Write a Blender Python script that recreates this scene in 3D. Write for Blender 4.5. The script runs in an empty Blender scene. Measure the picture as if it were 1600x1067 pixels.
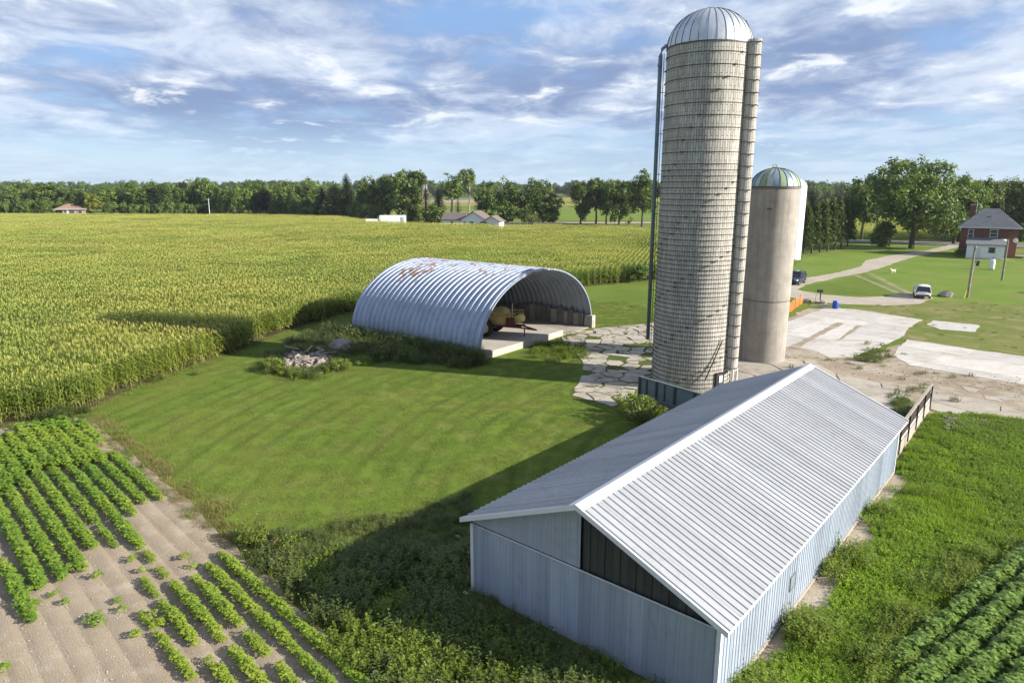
import bpy, bmesh, math, random
import numpy as np
from mathutils import Vector, Matrix, noise as mnoise

scene = bpy.context.scene
COL = scene.collection
R = math.radians
rnd = random.Random(7)

# ------------------------------------------------------------------ camera, sky, sun, exposure
PITCH, CAM_H, FPX, CX, CY = R(12.8), 14.0, 1067.0, 800.0, 533.5
cam_d = bpy.data.cameras.new('camera'); cam = bpy.data.objects.new('camera', cam_d); COL.objects.link(cam)
cam.location = (0, 0, CAM_H); cam.rotation_euler = (R(90) - PITCH, 0, 0)
cam_d.lens = 24.0; cam_d.sensor_width = 36.0; cam_d.clip_end = 9000; cam_d.clip_start = 0.5
scene.camera = cam
SUN_EL = R(23.6); SUN_DIR = Vector((0.962 * math.cos(SUN_EL), -0.272 * math.cos(SUN_EL), math.sin(SUN_EL))).normalized()
sun_d = bpy.data.lights.new('sun', 'SUN'); sun = bpy.data.objects.new('sun', sun_d); COL.objects.link(sun)
sun_d.energy = 5.0; sun_d.angle = R(0.53); sun_d.color = (1.0, 0.93, 0.82)
sun.location = SUN_DIR * 200; sun.rotation_euler = SUN_DIR.to_track_quat('Z', 'Y').to_euler()
scene.view_settings.view_transform = 'Standard'; scene.view_settings.look = 'None'
scene.view_settings.gamma = 1.0; scene.view_settings.exposure = 1.32; scene.view_settings.use_curve_mapping = False

W = bpy.data.worlds.new('World'); scene.world = W; W.use_nodes = True
def build_world():
    nt = W.node_tree; N = nt.nodes; L = nt.links; N.clear()
    out = N.new('ShaderNodeOutputWorld'); bg = N.new('ShaderNodeBackground'); bg.inputs['Strength'].default_value = 0.05
    sky = N.new('ShaderNodeTexSky'); sky.sky_type = 'NISHITA'; sky.sun_disc = False
    sky.sun_elevation = SUN_EL; sky.sun_rotation = math.atan2(SUN_DIR.x, SUN_DIR.y)
    sky.air_density = 1.0; sky.dust_density = 0.6; sky.ozone_density = 2.0
    tc = N.new('ShaderNodeTexCoord'); sp = N.new('ShaderNodeSeparateXYZ'); L.new(tc.outputs['Generated'], sp.inputs[0])
    def M(op, a, b=None, c=None):
        m = N.new('ShaderNodeMath'); m.operation = op
        for i, v in enumerate((a, b, c)):
            if v is None: continue
            if isinstance(v, (int, float)): m.inputs[i].default_value = v
            else: L.new(v, m.inputs[i])
        return m.outputs[0]
    zz = M('MAXIMUM', sp.outputs['Z'], 0.0); den = M('ADD', zz, 0.13)
    cx = M('DIVIDE', sp.outputs['X'], den); cy = M('DIVIDE', sp.outputs['Y'], den)
    cb = N.new('ShaderNodeCombineXYZ'); L.new(cx, cb.inputs[0]); L.new(cy, cb.inputs[1])
    def noise(scale, det, rough, dist, off, sx=1.0):
        mp = N.new('ShaderNodeMapping'); mp.inputs['Location'].default_value = off; mp.inputs['Scale'].default_value = (sx, 1, 1)
        L.new(cb.outputs[0], mp.inputs[0])
        t = N.new('ShaderNodeTexNoise'); t.inputs['Scale'].default_value = scale; t.inputs['Detail'].default_value = det
        t.inputs['Roughness'].default_value = rough; t.inputs['Distortion'].default_value = dist
        L.new(mp.outputs[0], t.inputs['Vector']); return t.outputs['Fac']
    def ramp(v, a, b, c0=0.0, c1=1.0):
        m = N.new('ShaderNodeMapRange'); m.interpolation_type = 'SMOOTHSTEP'
        for k, x in zip(('From Min', 'From Max', 'To Min', 'To Max'), (a, b, c0, c1)): m.inputs[k].default_value = x
        L.new(v, m.inputs['Value']); return m.outputs[0]
    def mix(f, a, b):
        m = N.new('ShaderNodeMix'); m.data_type = 'RGBA'
        if isinstance(f, (int, float)): m.inputs[0].default_value = f
        else: L.new(f, m.inputs[0])
        for i, v in ((6, a), (7, b)):
            if isinstance(v, tuple): m.inputs[i].default_value = (*v, 1)
            else: L.new(v, m.inputs[i])
        return m.outputs[2]
    low = ramp(sp.outputs['Z'], 0.015, 0.13)                      # cloud deck starts above the horizon
    n1 = noise(0.80, 7, 0.55, 0.25, (3.1, 1.7, 0), 1.15)          # deck
    n2 = noise(2.3, 10, 0.60, 0.35, (7.3, 2.2, 0), 1.25)            # lumps
    n3 = noise(0.55, 5, 0.55, 0.4, (1.4, 5.5, 0), 1.0)            # large shading
    body = M('ADD', M('MULTIPLY', n1, 0.68), M('MULTIPLY', n2, 0.32))
    cover = M('MULTIPLY', ramp(body, 0.33, 0.50), ramp(low, 0.0, 1.0, 0.22, 1.0))
    blue = mix(ramp(sp.outputs['Z'], 0.0, 0.16), (5.0, 6.9, 9.0), (2.6, 4.4, 7.8))
    shade = M('ADD', M('MULTIPLY', n3, 0.55), M('MULTIPLY', n2, 0.45))
    cl = mix(ramp(shade, 0.41, 0.58), (2.2, 2.95, 4.75), (6.0, 6.7, 7.9))
    bright = M('MULTIPLY', ramp(M('ADD', M('MULTIPLY', n2, 0.7), M('MULTIPLY', n1, 0.3)), 0.545, 0.63), ramp(low, 0.0, 0.7, 0.5, 1.0))
    cl = mix(M('MULTIPLY', bright, 0.85), cl, (8.3, 8.5, 8.7))
    skyb = mix(0.72, sky.outputs[0], blue)
    fin = mix(M('MULTIPLY', cover, 0.93), skyb, cl)
    L.new(fin, bg.inputs[0]); L.new(bg.outputs[0], out.inputs[0])
build_world()

# ------------------------------------------------------------------ pixel -> place (photo pixels 1600x1067)
def ray(u, v):
    a = (u - CX) / FPX; b = -(v - CY) / FPX
    return Vector((a, math.cos(PITCH) + b * math.sin(PITCH), -math.sin(PITCH) + b * math.cos(PITCH)))
def G(u, v, z=0.0):
    d = ray(u, v); t = (z - CAM_H) / d.z
    return Vector((d.x * t, d.y * t, z))
def at_y(u, v, Y):
    d = ray(u, v); return Vector((0, 0, CAM_H)) + d * (Y / d.y)
def proj(p):
    z = p[2] - CAM_H
    Z = p[1] * math.cos(PITCH) - z * math.sin(PITCH); U = p[1] * math.sin(PITCH) + z * math.cos(PITCH)
    return CX + FPX * p[0] / Z, CY - FPX * U / Z, Z
def GP(lst, z=0.0): return [tuple(G(u, v, z)[:2]) for u, v in lst]

# ------------------------------------------------------------------ materials
MATS = {}
def new_mat(name):
    m = bpy.data.materials.new(name); m.use_nodes = True; MATS[name] = m
    nt = m.node_tree; b = nt.nodes['Principled BSDF']; return m, nt, b
def lnk(nt, a, b): nt.links.new(a, b)
def tex_noise(nt, vec, scale, detail=5, rough=0.6, dist=0.0):
    t = nt.nodes.new('ShaderNodeTexNoise'); t.inputs['Scale'].default_value = scale; t.inputs['Detail'].default_value = detail
    t.inputs['Roughness'].default_value = rough; t.inputs['Distortion'].default_value = dist
    lnk(nt, vec, t.inputs['Vector']); return t.outputs['Fac']
def mapr(nt, v, a, b, c=0.0, d=1.0):
    m = nt.nodes.new('ShaderNodeMapRange'); lnk(nt, v, m.inputs['Value'])
    for k, x in zip(('From Min', 'From Max', 'To Min', 'To Max'), (a, b, c, d)): m.inputs[k].default_value = x
    return m.outputs[0]
def mixc(nt, f, a, b, mode='MIX'):
    m = nt.nodes.new('ShaderNodeMix'); m.data_type = 'RGBA'; m.blend_type = mode
    if isinstance(f, (int, float)): m.inputs[0].default_value = f
    else: lnk(nt, f, m.inputs[0])
    for i, v in ((6, a), (7, b)):
        if isinstance(v, tuple): m.inputs[i].default_value = (*v[:3], 1)
        else: lnk(nt, v, m.inputs[i])
    return m.outputs[2]
def math_(nt, op, a, b=0.0):
    m = nt.nodes.new('ShaderNodeMath'); m.operation = op
    for i, v in enumerate((a, b)):
        if isinstance(v, (int, float)): m.inputs[i].default_value = v
        else: lnk(nt, v, m.inputs[i])
    return m.outputs[0]
def pos(nt): return nt.nodes.new('ShaderNodeNewGeometry').outputs['Position']
def objc(nt): return nt.nodes.new('ShaderNodeTexCoord').outputs['Object']
def mapping(nt, vec, scale=(1, 1, 1), rot=(0, 0, 0), loc=(0, 0, 0)):
    m = nt.nodes.new('ShaderNodeMapping'); lnk(nt, vec, m.inputs[0])
    m.inputs['Scale'].default_value = scale; m.inputs['Rotation'].default_value = rot; m.inputs['Location'].default_value = loc
    return m.outputs[0]
def bump(nt, b, h, strength, dist=0.02):
    n = nt.nodes.new('ShaderNodeBump'); n.inputs['Strength'].default_value = strength; n.inputs['Distance'].default_value = dist
    lnk(nt, h, n.inputs['Height']); lnk(nt, n.outputs[0], b.inputs['Normal'])
def pm(name, c1, c2=None, scale=3.0, rough=0.7, metal=0.0, bmp=0.0, world=False, stretch=(1, 1, 1), fine=0.25, spec=0.3, island=0.0):
    """noise-mottled material; fine grain; optional variation per loose piece"""
    m, nt, b = new_mat(name); c2 = c2 or tuple(x * 0.8 for x in c1)
    v = mapping(nt, pos(nt) if world else objc(nt), stretch)
    n1 = tex_noise(nt, v, scale, 6, 0.62); n2 = tex_noise(nt, v, scale * 11, 3, 0.6)
    c = mixc(nt, mapr(nt, n1, 0.32, 0.68), c1, c2)
    c = mixc(nt, fine, c, mixc(nt, mapr(nt, n2, 0.3, 0.7), (0.35, 0.35, 0.35), (1.0, 1.0, 1.0)), 'MULTIPLY')
    if island:
        g = nt.nodes.new('ShaderNodeNewGeometry'); oi = nt.nodes.new('ShaderNodeObjectInfo')
        s = math_(nt, 'FRACT', math_(nt, 'ADD', g.outputs['Random Per Island'], oi.outputs['Random']))
        lo, hi = 1 - island, 1 + island
        f = mapr(nt, s, 0, 1, lo, hi); cc = nt.nodes.new('ShaderNodeCombineColor')
        for i in range(3): lnk(nt, f, cc.inputs[i])
        c = mixc(nt, 1.0, c, cc.outputs[0], 'MULTIPLY')
    lnk(nt, c, b.inputs['Base Color']); b.inputs['Roughness'].default_value = rough; b.inputs['Metallic'].default_value = metal
    b.inputs['Specular IOR Level'].default_value = spec
    if bmp: bump(nt, b, n2, bmp, 0.02)
    return m
def leaf_mat(name, c1, c2, trans=0.3, patch=None, pscale=0.06, rough=0.55, hue=None):
    """foliage: colour varies per leaf and per plant; light passes through the blades"""
    m, nt, b = new_mat(name)
    g = nt.nodes.new('ShaderNodeNewGeometry'); oi = nt.nodes.new('ShaderNodeObjectInfo')
    c = mixc(nt, g.outputs['Random Per Island'], c1, c2)
    f = mapr(nt, oi.outputs['Random'], 0, 1, 0.8, 1.2); cc = nt.nodes.new('ShaderNodeCombineColor')
    for i in range(3): lnk(nt, f, cc.inputs[i])
    c = mixc(nt, 1.0, c, cc.outputs[0], 'MULTIPLY')
    if patch:
        n = tex_noise(nt, mapping(nt, g.outputs['Position'], (1, 1, 0.0)), pscale, 4, 0.6)
        c = mixc(nt, mapr(nt, n, 0.4, 0.62), c, patch)
    lnk(nt, c, b.inputs['Base Color']); b.inputs['Roughness'].default_value = rough; b.inputs['Specular IOR Level'].default_value = 0.25
    tr = nt.nodes.new('ShaderNodeBsdfTranslucent'); lnk(nt, mixc(nt, 1.0, c, (1.25, 1.2, 0.55), 'MULTIPLY'), tr.inputs[0])
    ms = nt.nodes.new('ShaderNodeMixShader'); ms.inputs[0].default_value = trans
    lnk(nt, b.outputs[0], ms.inputs[1]); lnk(nt, tr.outputs[0], ms.inputs[2])
    lnk(nt, ms.outputs[0], nt.nodes['Material Output'].inputs[0])
    return m

# ground covers
def ground_mat(name, cols, big=0.05, mid=0.6, fine=9.0, streak=None, rough=0.95, bmp=0.5):
    m, nt, b = new_mat(name); p = pos(nt)
    nb = tex_noise(nt, p, big, 5, 0.6); nm = tex_noise(nt, p, mid, 6, 0.65); nf = tex_noise(nt, p, fine, 4, 0.7)
    c = mixc(nt, mapr(nt, nb, 0.38, 0.62), cols[0], cols[1])
    c = mixc(nt, mapr(nt, nm, 0.5, 0.72), c, cols[2])
    if streak:
        c = mixc(nt, math_(nt, 'MULTIPLY', mapr(nt, streak(nt, p), 0.62, 0.95, 0, 0.6), mapr(nt, tex_noise(nt, p, 0.16, 4, 0.6), 0.36, 0.58)), c, cols[3])
    c = mixc(nt, 0.55, c, mixc(nt, mapr(nt, nf, 0.3, 0.7), (0.45, 0.45, 0.45), (1.25, 1.25, 1.2)), 'MULTIPLY')
    lnk(nt, c, b.inputs['Base Color']); b.inputs['Roughness'].default_value = rough; b.inputs['Specular IOR Level'].default_value = 0.1
    if bmp: bump(nt, b, nf, bmp, 0.04)
    return m
def mow(nt, p):
    w = nt.nodes.new('ShaderNodeTexWave'); w.wave_type = 'RINGS'; w.rings_direction = 'SPHERICAL'
    w.inputs['Scale'].default_value = 0.24; w.inputs['Distortion'].default_value = 1.8; w.inputs['Detail'].default_value = 3
    w.inputs['Detail Scale'].default_value = 0.35; w.inputs['Detail Roughness'].default_value = 0.7
    lnk(nt, mapping(nt, p, (0.85, 0.75, 0.0), (0, 0, 0), (-13.6, -22.5, 0)), w.inputs['Vector']); return w.outputs['Fac']
ground_mat('lawn', [(0.092, 0.142, 0.018), (0.122, 0.170, 0.024), (0.15, 0.155, 0.042), (0.05, 0.082, 0.012)], 0.09, 0.5, 11, mow)
ground_mat('lawn_bright', [(0.10, 0.165, 0.02), (0.14, 0.195, 0.03), (0.16, 0.165, 0.05), (0.07, 0.11, 0.02)], 0.09, 0.22, 4)
ground_mat('far_green', [(0.10, 0.15, 0.025), (0.15, 0.17, 0.035), (0.17, 0.17, 0.05), (0.08, 0.1, 0.02)], 0.006, 0.03, 0.6)
ground_mat('far_yellow', [(0.21, 0.21, 0.045), (0.24, 0.225, 0.06), (0.18, 0.2, 0.04), (0.08, 0.1, 0.02)], 0.01, 0.05, 0.8)
ground_mat('far_dark', [(0.085, 0.12, 0.024), (0.11, 0.14, 0.03), (0.13, 0.14, 0.04), (0.08, 0.1, 0.02)], 0.01, 0.05, 0.8)
ground_mat('rough_ground', [(0.06, 0.09, 0.018), (0.08, 0.10, 0.025), (0.12, 0.10, 0.05), (0.05, 0.06, 0.02)], 0.3, 1.2, 12)
ground_mat('field_ground', [(0.07, 0.125, 0.014), (0.085, 0.14, 0.018), (0.10, 0.12, 0.03), (0.05, 0.06, 0.02)], 0.3, 1.2, 12)
ground_mat('corn_soil', [(0.09, 0.075, 0.045), (0.07, 0.06, 0.035), (0.05, 0.06, 0.02), (0.1, 0.09, 0.05)], 0.1, 1.2, 8)
ground_mat('field_soil', [(0.325, 0.268, 0.20), (0.27, 0.218, 0.16), (0.375, 0.318, 0.25), (0.2, 0.16, 0.11)], 0.15, 0.9, 22, None, 0.95, 0.9)
def ruts(nt, p):
    return tex_noise(nt, mapping(nt, p, (0.10, 1.3, 1), (0, 0, R(28))), 1.6, 5, 0.65, 0.6)
ground_mat('yard_dirt', [(0.32, 0.27, 0.21), (0.235, 0.19, 0.14), (0.41, 0.36, 0.30), (0.15, 0.115, 0.08)], 0.2, 0.6, 9, ruts)
ground_mat('gravel', [(0.37, 0.325, 0.27), (0.31, 0.275, 0.225), (0.43, 0.39, 0.33), (0.3, 0.27, 0.2)], 0.12, 0.6, 14)
ground_mat('worn_grass', [(0.105, 0.14, 0.026), (0.15, 0.16, 0.045), (0.25, 0.20, 0.12), (0.1, 0.1, 0.03)], 0.16, 0.4, 6)
ground_mat('track_grass', [(0.24, 0.22, 0.14), (0.17, 0.18, 0.08), (0.30, 0.26, 0.2), (0.1, 0.1, 0.03)], 0.3, 0.8, 8)
ground_mat('asphalt', [(0.17, 0.165, 0.16), (0.14, 0.138, 0.135), (0.2, 0.195, 0.19), (0.1, 0.1, 0.1)], 0.2, 0.8, 20)
def concrete(name, base, dark, stain, s=0.5):
    m, nt, b = new_mat(name); p = pos(nt)
    a = tex_noise(nt, p, s, 7, 0.68, 0.4); f = tex_noise(nt, p, 7, 5, 0.7); st = tex_noise(nt, mapping(nt, p, (1, 1, 1), (0, 0, 0), (5, 9, 3)), s * 0.6, 6, 0.7, 1.0)
    oi = nt.nodes.new('ShaderNodeObjectInfo')
    c = mixc(nt, mapr(nt, a, 0.35, 0.68), base, dark)
    c = mixc(nt, mapr(nt, st, 0.5, 0.66, 0, 0.8), c, stain); st2 = tex_noise(nt, mapping(nt, p, (0.22, 1.5, 1), (0, 0, R(-52)), (2, 3, 1)), 0.9, 5, 0.65, 0.8); c = mixc(nt, mapr(nt, st2, 0.52, 0.68, 0, 0.55), c, stain)
    c = mixc(nt, 0.5, c, mixc(nt, mapr(nt, f, 0.3, 0.7), (0.6, 0.6, 0.6), (1.1, 1.1, 1.1)), 'MULTIPLY')
    v = mapr(nt, oi.outputs['Random'], 0, 1, 0.88, 1.08); cc = nt.nodes.new('ShaderNodeCombineColor')
    for i in range(3): lnk(nt, v, cc.inputs[i])
    c = mixc(nt, 1.0, c, cc.outputs[0], 'MULTIPLY')
    lnk(nt, c, b.inputs['Base Color']); b.inputs['Roughness'].default_value = 0.9; b.inputs['Specular IOR Level'].default_value = 0.15
    bump(nt, b, f, 0.25, 0.01); return m
concrete('slab_white', (0.51, 0.49, 0.46), (0.43, 0.41, 0.38), (0.36, 0.315, 0.26), 0.45)
concrete('slab_grey', (0.40, 0.365, 0.315), (0.33, 0.295, 0.245), (0.21, 0.18, 0.14), 0.6)
concrete('concrete', (0.38, 0.35, 0.31), (0.31, 0.285, 0.25), (0.26, 0.24, 0.21), 0.7)
concrete('concrete_dark', (0.22, 0.21, 0.19), (0.16, 0.155, 0.145), (0.10, 0.10, 0.095), 0.9)
def silo_mat(name, base, dark, stain, island):
    m, nt, b = new_mat(name); p = objc(nt)
    a = tex_noise(nt, p, 0.8, 6, 0.65); dr = tex_noise(nt, mapping(nt, p, (2.2, 2.2, 0.14)), 1.2, 6, 0.7); f = tex_noise(nt, p, 16, 3, 0.6)
    bands = tex_noise(nt, mapping(nt, p, (0.03, 0.03, 1.6)), 1.0, 4, 0.6)
    c = mixc(nt, mapr(nt, a, 0.35, 0.65), base, dark)
    c = mixc(nt, mapr(nt, dr, 0.5, 0.75, 0, 0.7), c, stain)
    c = mixc(nt, mapr(nt, bands, 0.5, 0.7, 0, 0.3), c, dark)
    c = mixc(nt, 0.35, c, mixc(nt, mapr(nt, f, 0.3, 0.7), (0.6, 0.6, 0.6), (1.1, 1.1, 1.1)), 'MULTIPLY')
    if island:
        g = nt.nodes.new('ShaderNodeNewGeometry'); v = mapr(nt, g.outputs['Random Per Island'], 0, 1, 1 - island, 1 + island)
        cc = nt.nodes.new('ShaderNodeCombineColor')
        for i in range(3): lnk(nt, v, cc.inputs[i])
        c = mixc(nt, 1.0, c, cc.outputs[0], 'MULTIPLY')
    lnk(nt, c, b.inputs['Base Color']); b.inputs['Roughness'].default_value = 0.88; b.inputs['Specular IOR Level'].default_value = 0.15
    bump(nt, b, f, 0.2, 0.01); return m
silo_mat('stave', (0.42, 0.40, 0.36), (0.34, 0.325, 0.29), (0.21, 0.20, 0.18), 0.14)
silo_mat('poured', (0.33, 0.305, 0.27), (0.25, 0.23, 0.205), (0.13, 0.12, 0.105), 0.0)
pm('stave_joint', (0.05, 0.046, 0.04), None, 2, 0.95)
def metal_sheet(name, c1, c2, rough=0.42, metal=0.55, streak=(1, 1, 0.08), rust=None, axis_scale=1.5, var=0.06):
    m, nt, b = new_mat(name); p = objc(nt)
    n = tex_noise(nt, mapping(nt, p, streak), axis_scale, 6, 0.65); n2 = tex_noise(nt, p, 0.7, 5, 0.6); f = tex_noise(nt, p, 14, 3, 0.6)
    oi = nt.nodes.new('ShaderNodeObjectInfo')
    c = mixc(nt, mapr(nt, n, 0.35, 0.7), c1, c2); c = mixc(nt, mapr(nt, n2, 0.4, 0.7, 0, 0.5), c, c2); n3 = tex_noise(nt, mapping(nt, pos(nt), (1, 1, 1)), 0.9, 7, 0.7, 1.2); c = mixc(nt, mapr(nt, n3, 0.52, 0.72, 0, 0.45), c, tuple(x * 0.68 for x in c2))
    v = mapr(nt, oi.outputs['Random'], 0, 1, 1 - var, 1 + var); cc = nt.nodes.new('ShaderNodeCombineColor')
    for i in range(3): lnk(nt, v, cc.inputs[i])
    c = mixc(nt, 1.0, c, cc.outputs[0], 'MULTIPLY')
    ra = mapr(nt, f, 0.3, 0.7, rough - 0.06, rough + 0.1)
    if rust: c, mm = rust(nt, p, c, metal); lnk(nt, mm, b.inputs['Metallic'])
    else: b.inputs['Metallic'].default_value = metal
    lnk(nt, c, b.inputs['Base Color']); lnk(nt, ra, b.inputs['Roughness'])
    return m
metal_sheet('roof_steel', (0.365, 0.375, 0.39), (0.30, 0.31, 0.325), 0.5, 0.3, (0.5, 3, 1), None, 1.2, 0.10)
metal_sheet('wall_steel', (0.39, 0.44, 0.52), (0.29, 0.34, 0.42), 0.5, 0.3, (2, 2, 0.1), None, 1.4, 0.13)
metal_sheet('gable_steel', (0.35, 0.39, 0.45), (0.29, 0.33, 0.39), 0.55, 0.25, (2, 2, 0.1), None, 1.4, 0.05)
metal_sheet('dome_steel', (0.50, 0.53, 0.57), (0.40, 0.43, 0.47), 0.38, 0.6, (1, 1, 0.5), None, 1.0, 0.08)
metal_sheet('bin_white', (0.52, 0.54, 0.57), (0.44, 0.46, 0.49), 0.5, 0.2)
def rust_fn(nt, p, c, metal):
    s = nt.nodes.new('ShaderNodeSeparateXYZ'); lnk(nt, p, s.inputs[0])     # x along the barrel, z height
    n = tex_noise(nt, mapping(nt, p, (1.5, 1, 1)), 1.1, 6, 0.72); n2 = tex_noise(nt, mapping(nt, p, (2.4, 0.6, 0.8)), 3.0, 4, 0.6)
    top = mapr(nt, s.outputs['Z'], 4.7, 5.8); wh = nt.nodes.new('ShaderNodeMath'); wh.operation = 'MULTIPLY'
    lx = mapr(nt, s.outputs['X'], 8.5, 11.5, 0, 1); rx = mapr(nt, s.outputs['X'], 12.8, 15.0, 1, 0)
    zone = math_(nt, 'MULTIPLY', math_(nt, 'MULTIPLY', lx, rx), top)
    z2 = math_(nt, 'MULTIPLY', mapr(nt, s.outputs['Z'], 5.8, 6.4), 0.68)
    a = math_(nt, 'ADD', math_(nt, 'MULTIPLY', n, 0.55), math_(nt, 'MULTIPLY', n2, 0.45))
    th = math_(nt, 'ADD', a, math_(nt, 'MULTIPLY', math_(nt, 'MAXIMUM', zone, z2), 0.14))
    f = mapr(nt, th, 0.615, 0.655)
    return mixc(nt, f, c, (0.125, 0.066, 0.043)), mapr(nt, f, 0, 1, metal, 0.0)
metal_sheet('arch_steel', (0.30, 0.35, 0.44), (0.22, 0.265, 0.345), 0.45, 0.5, (1, 1, 0.3), rust_fn, 1.2, 0.04)
pm('white_trim', (0.62, 0.63, 0.65), (0.55, 0.56, 0.58), 2, 0.5, fine=0.1)
pm('ridge_white', (0.66, 0.67, 0.69), (0.60, 0.61, 0.63), 2, 0.45, 0.1, fine=0.08)
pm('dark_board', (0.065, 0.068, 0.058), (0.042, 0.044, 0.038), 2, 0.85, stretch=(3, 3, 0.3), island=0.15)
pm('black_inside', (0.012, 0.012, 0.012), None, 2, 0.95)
pm('hoop_steel', (0.06, 0.055, 0.05), (0.035, 0.03, 0.028), 8, 0.7, 0.3)
pm('pipe_blue', (0.17, 0.24, 0.30), (0.12, 0.17, 0.22), 3, 0.5, 0.3)
pm('dome_green', (0.25, 0.33, 0.19), (0.20, 0.27, 0.15), 2, 0.5, 0.1)
pm('dome_pale', (0.40, 0.45, 0.45), (0.33, 0.37, 0.38), 2, 0.45, 0.3)
pm('dome_blue', (0.22, 0.30, 0.38), (0.17, 0.24, 0.31), 2, 0.45, 0.3)
pm('dark_rib', (0.09, 0.10, 0.11), None, 3, 0.6, 0.4)
pm('rail_dark', (0.018, 0.017, 0.018), (0.05, 0.03, 0.024), 4, 0.7, 0.2)
pm('bunk_steel', (0.17, 0.22, 0.24), (0.13, 0.17, 0.185), 1.2, 0.6, 0.2)
pm('plywood', (0.34, 0.31, 0.26), (0.26, 0.23, 0.19), 2, 0.8)
pm('rock', (0.24, 0.22, 0.20), (0.16, 0.15, 0.135), 2.5, 0.9, bmp=0.5, island=0.2)
pm('rock_pink', (0.27, 0.225, 0.20), (0.18, 0.15, 0.135), 2.5, 0.9, bmp=0.5, island=0.25)
pm('wood_grey', (0.30, 0.27, 0.235), (0.22, 0.195, 0.165), 2, 0.9, stretch=(6, 6, 0.6))
pm('bark', (0.11, 0.085, 0.06), (0.075, 0.058, 0.042), 4, 0.95, bmp=0.4)
pm('bark_pale', (0.36, 0.33, 0.28), (0.25, 0.22, 0.18), 3, 0.9)
pm('orange_plastic', (0.75, 0.20, 0.04), (0.62, 0.15, 0.03), 5, 0.6)
pm('blue_plastic', (0.02, 0.09, 0.45), None, 3, 0.4)
pm('yellow_plastic', (0.62, 0.66, 0.05), None, 3, 0.5)
pm('sprayer_yellow', (0.50, 0.39, 0.15), (0.38, 0.29, 0.12), 3, 0.5)
pm('tank_yellow', (0.58, 0.47, 0.16), (0.48, 0.38, 0.12), 3, 0.4)
pm('sprayer_red', (0.16, 0.035, 0.03), (0.09, 0.025, 0.02), 4, 0.6)
pm('cream_rim', (0.62, 0.56, 0.42), (0.52, 0.46, 0.34), 4, 0.5)
pm('rubber', (0.02, 0.02, 0.02), (0.03, 0.03, 0.03), 6, 0.85)
pm('black_part', (0.02, 0.02, 0.022), None, 6, 0.5)
pm('brick', (0.19, 0.08, 0.06), (0.14, 0.057, 0.045), 1.5, 0.9, fine=0.35)
pm('brick_pink', (0.42, 0.28, 0.22), (0.36, 0.23, 0.18), 1.5, 0.9)
pm('mortar', (0.36, 0.28, 0.24), None, 3, 0.95)
pm('slate_shingle', (0.17, 0.18, 0.20), (0.13, 0.14, 0.155), 3, 0.85, island=0.15)
pm('brown_shingle', (0.155, 0.125, 0.115), (0.12, 0.10, 0.092), 2, 0.9, island=0.12)
pm('tan_shingle', (0.34, 0.23, 0.17), (0.29, 0.19, 0.14), 2, 0.9)
pm('white_siding', (0.74, 0.76, 0.78), (0.68, 0.70, 0.73), 1.5, 0.6, fine=0.1)
pm('glass_dark', (0.025, 0.032, 0.04), None, 2, 0.08, spec=0.6, fine=0.0)
pm('car_white', (0.78, 0.79, 0.80), (0.76, 0.77, 0.78), 1, 0.25, spec=0.6, fine=0.0)
pm('car_dark', (0.022, 0.035, 0.06), (0.02, 0.03, 0.05), 1, 0.18, 0.3, spec=0.7, fine=0.0)
pm('chrome', (0.6, 0.6, 0.6), None, 2, 0.2, 0.9, fine=0.0)
pm('lamp_red', (0.4, 0.01, 0.01), None, 2, 0.25, fine=0.0)
pm('lamp_clear', (0.75, 0.76, 0.76), None, 2, 0.15, fine=0.0)
pm('dog_coat', (0.66, 0.56, 0.32), (0.72, 0.66, 0.48), 6, 0.95)
pm('yellow_bloom', (0.72, 0.55, 0.02), (0.6, 0.48, 0.03), 6, 0.7)
pm('white_bloom', (0.70, 0.70, 0.62), (0.6, 0.6, 0.5), 6, 0.8)
# foliage
leaf_mat('corn_leaf', (0.07, 0.13, 0.02), (0.15, 0.215, 0.03), 0.32, (0.19, 0.225, 0.034), 0.045)
leaf_mat('corn_tassel', (0.40, 0.41, 0.115), (0.28, 0.34, 0.07), 0.3, (0.46, 0.43, 0.125), 0.045)
leaf_mat('corn_dry', (0.30, 0.22, 0.10), (0.2, 0.2, 0.06), 0.2)
leaf_mat('bean_leaf', (0.095, 0.19, 0.02), (0.165, 0.27, 0.03), 0.3, (0.24, 0.31, 0.034), 0.14)
leaf_mat('soy_leaf', (0.09, 0.16, 0.028), (0.165, 0.25, 0.05), 0.25, None, .1, .45)
leaf_mat('grass_blade', (0.085, 0.145, 0.018), (0.13, 0.19, 0.028), 0.25, (0.155, 0.165, 0.04), 0.22)
leaf_mat('alfalfa', (0.15, 0.26, 0.016), (0.24, 0.35, 0.028), 0.38, (0.15, 0.23, 0.024), 0.25)
leaf_mat('weed_dark', (0.05, 0.075, 0.018), (0.09, 0.12, 0.03), 0.25, (0.12, 0.15, 0.04), 0.3)
leaf_mat('weed_bright', (0.11, 0.16, 0.02), (0.16, 0.21, 0.028), 0.3)
leaf_mat('dry_grass', (0.22, 0.16, 0.075), (0.15, 0.13, 0.045), 0.2)
leaf_mat('red_weed', (0.10, 0.055, 0.03), (0.14, 0.08, 0.04), 0.2)
leaf_mat('tree_leaf', (0.05, 0.09, 0.018), (0.10, 0.15, 0.03), 0.28)
leaf_mat('tree_leaf_light', (0.095, 0.15, 0.028), (0.155, 0.21, 0.04), 0.28)
leaf_mat('tree_leaf_yellow', (0.15, 0.19, 0.022), (0.21, 0.23, 0.03), 0.25)
leaf_mat('needle', (0.026, 0.05, 0.02), (0.055, 0.088, 0.03), 0.12)
leaf_mat('needle_olive', (0.055, 0.085, 0.022), (0.095, 0.13, 0.032), 0.15)
leaf_mat('needle_dead', (0.24, 0.10, 0.05), (0.17, 0.09, 0.045), 0.15)

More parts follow.
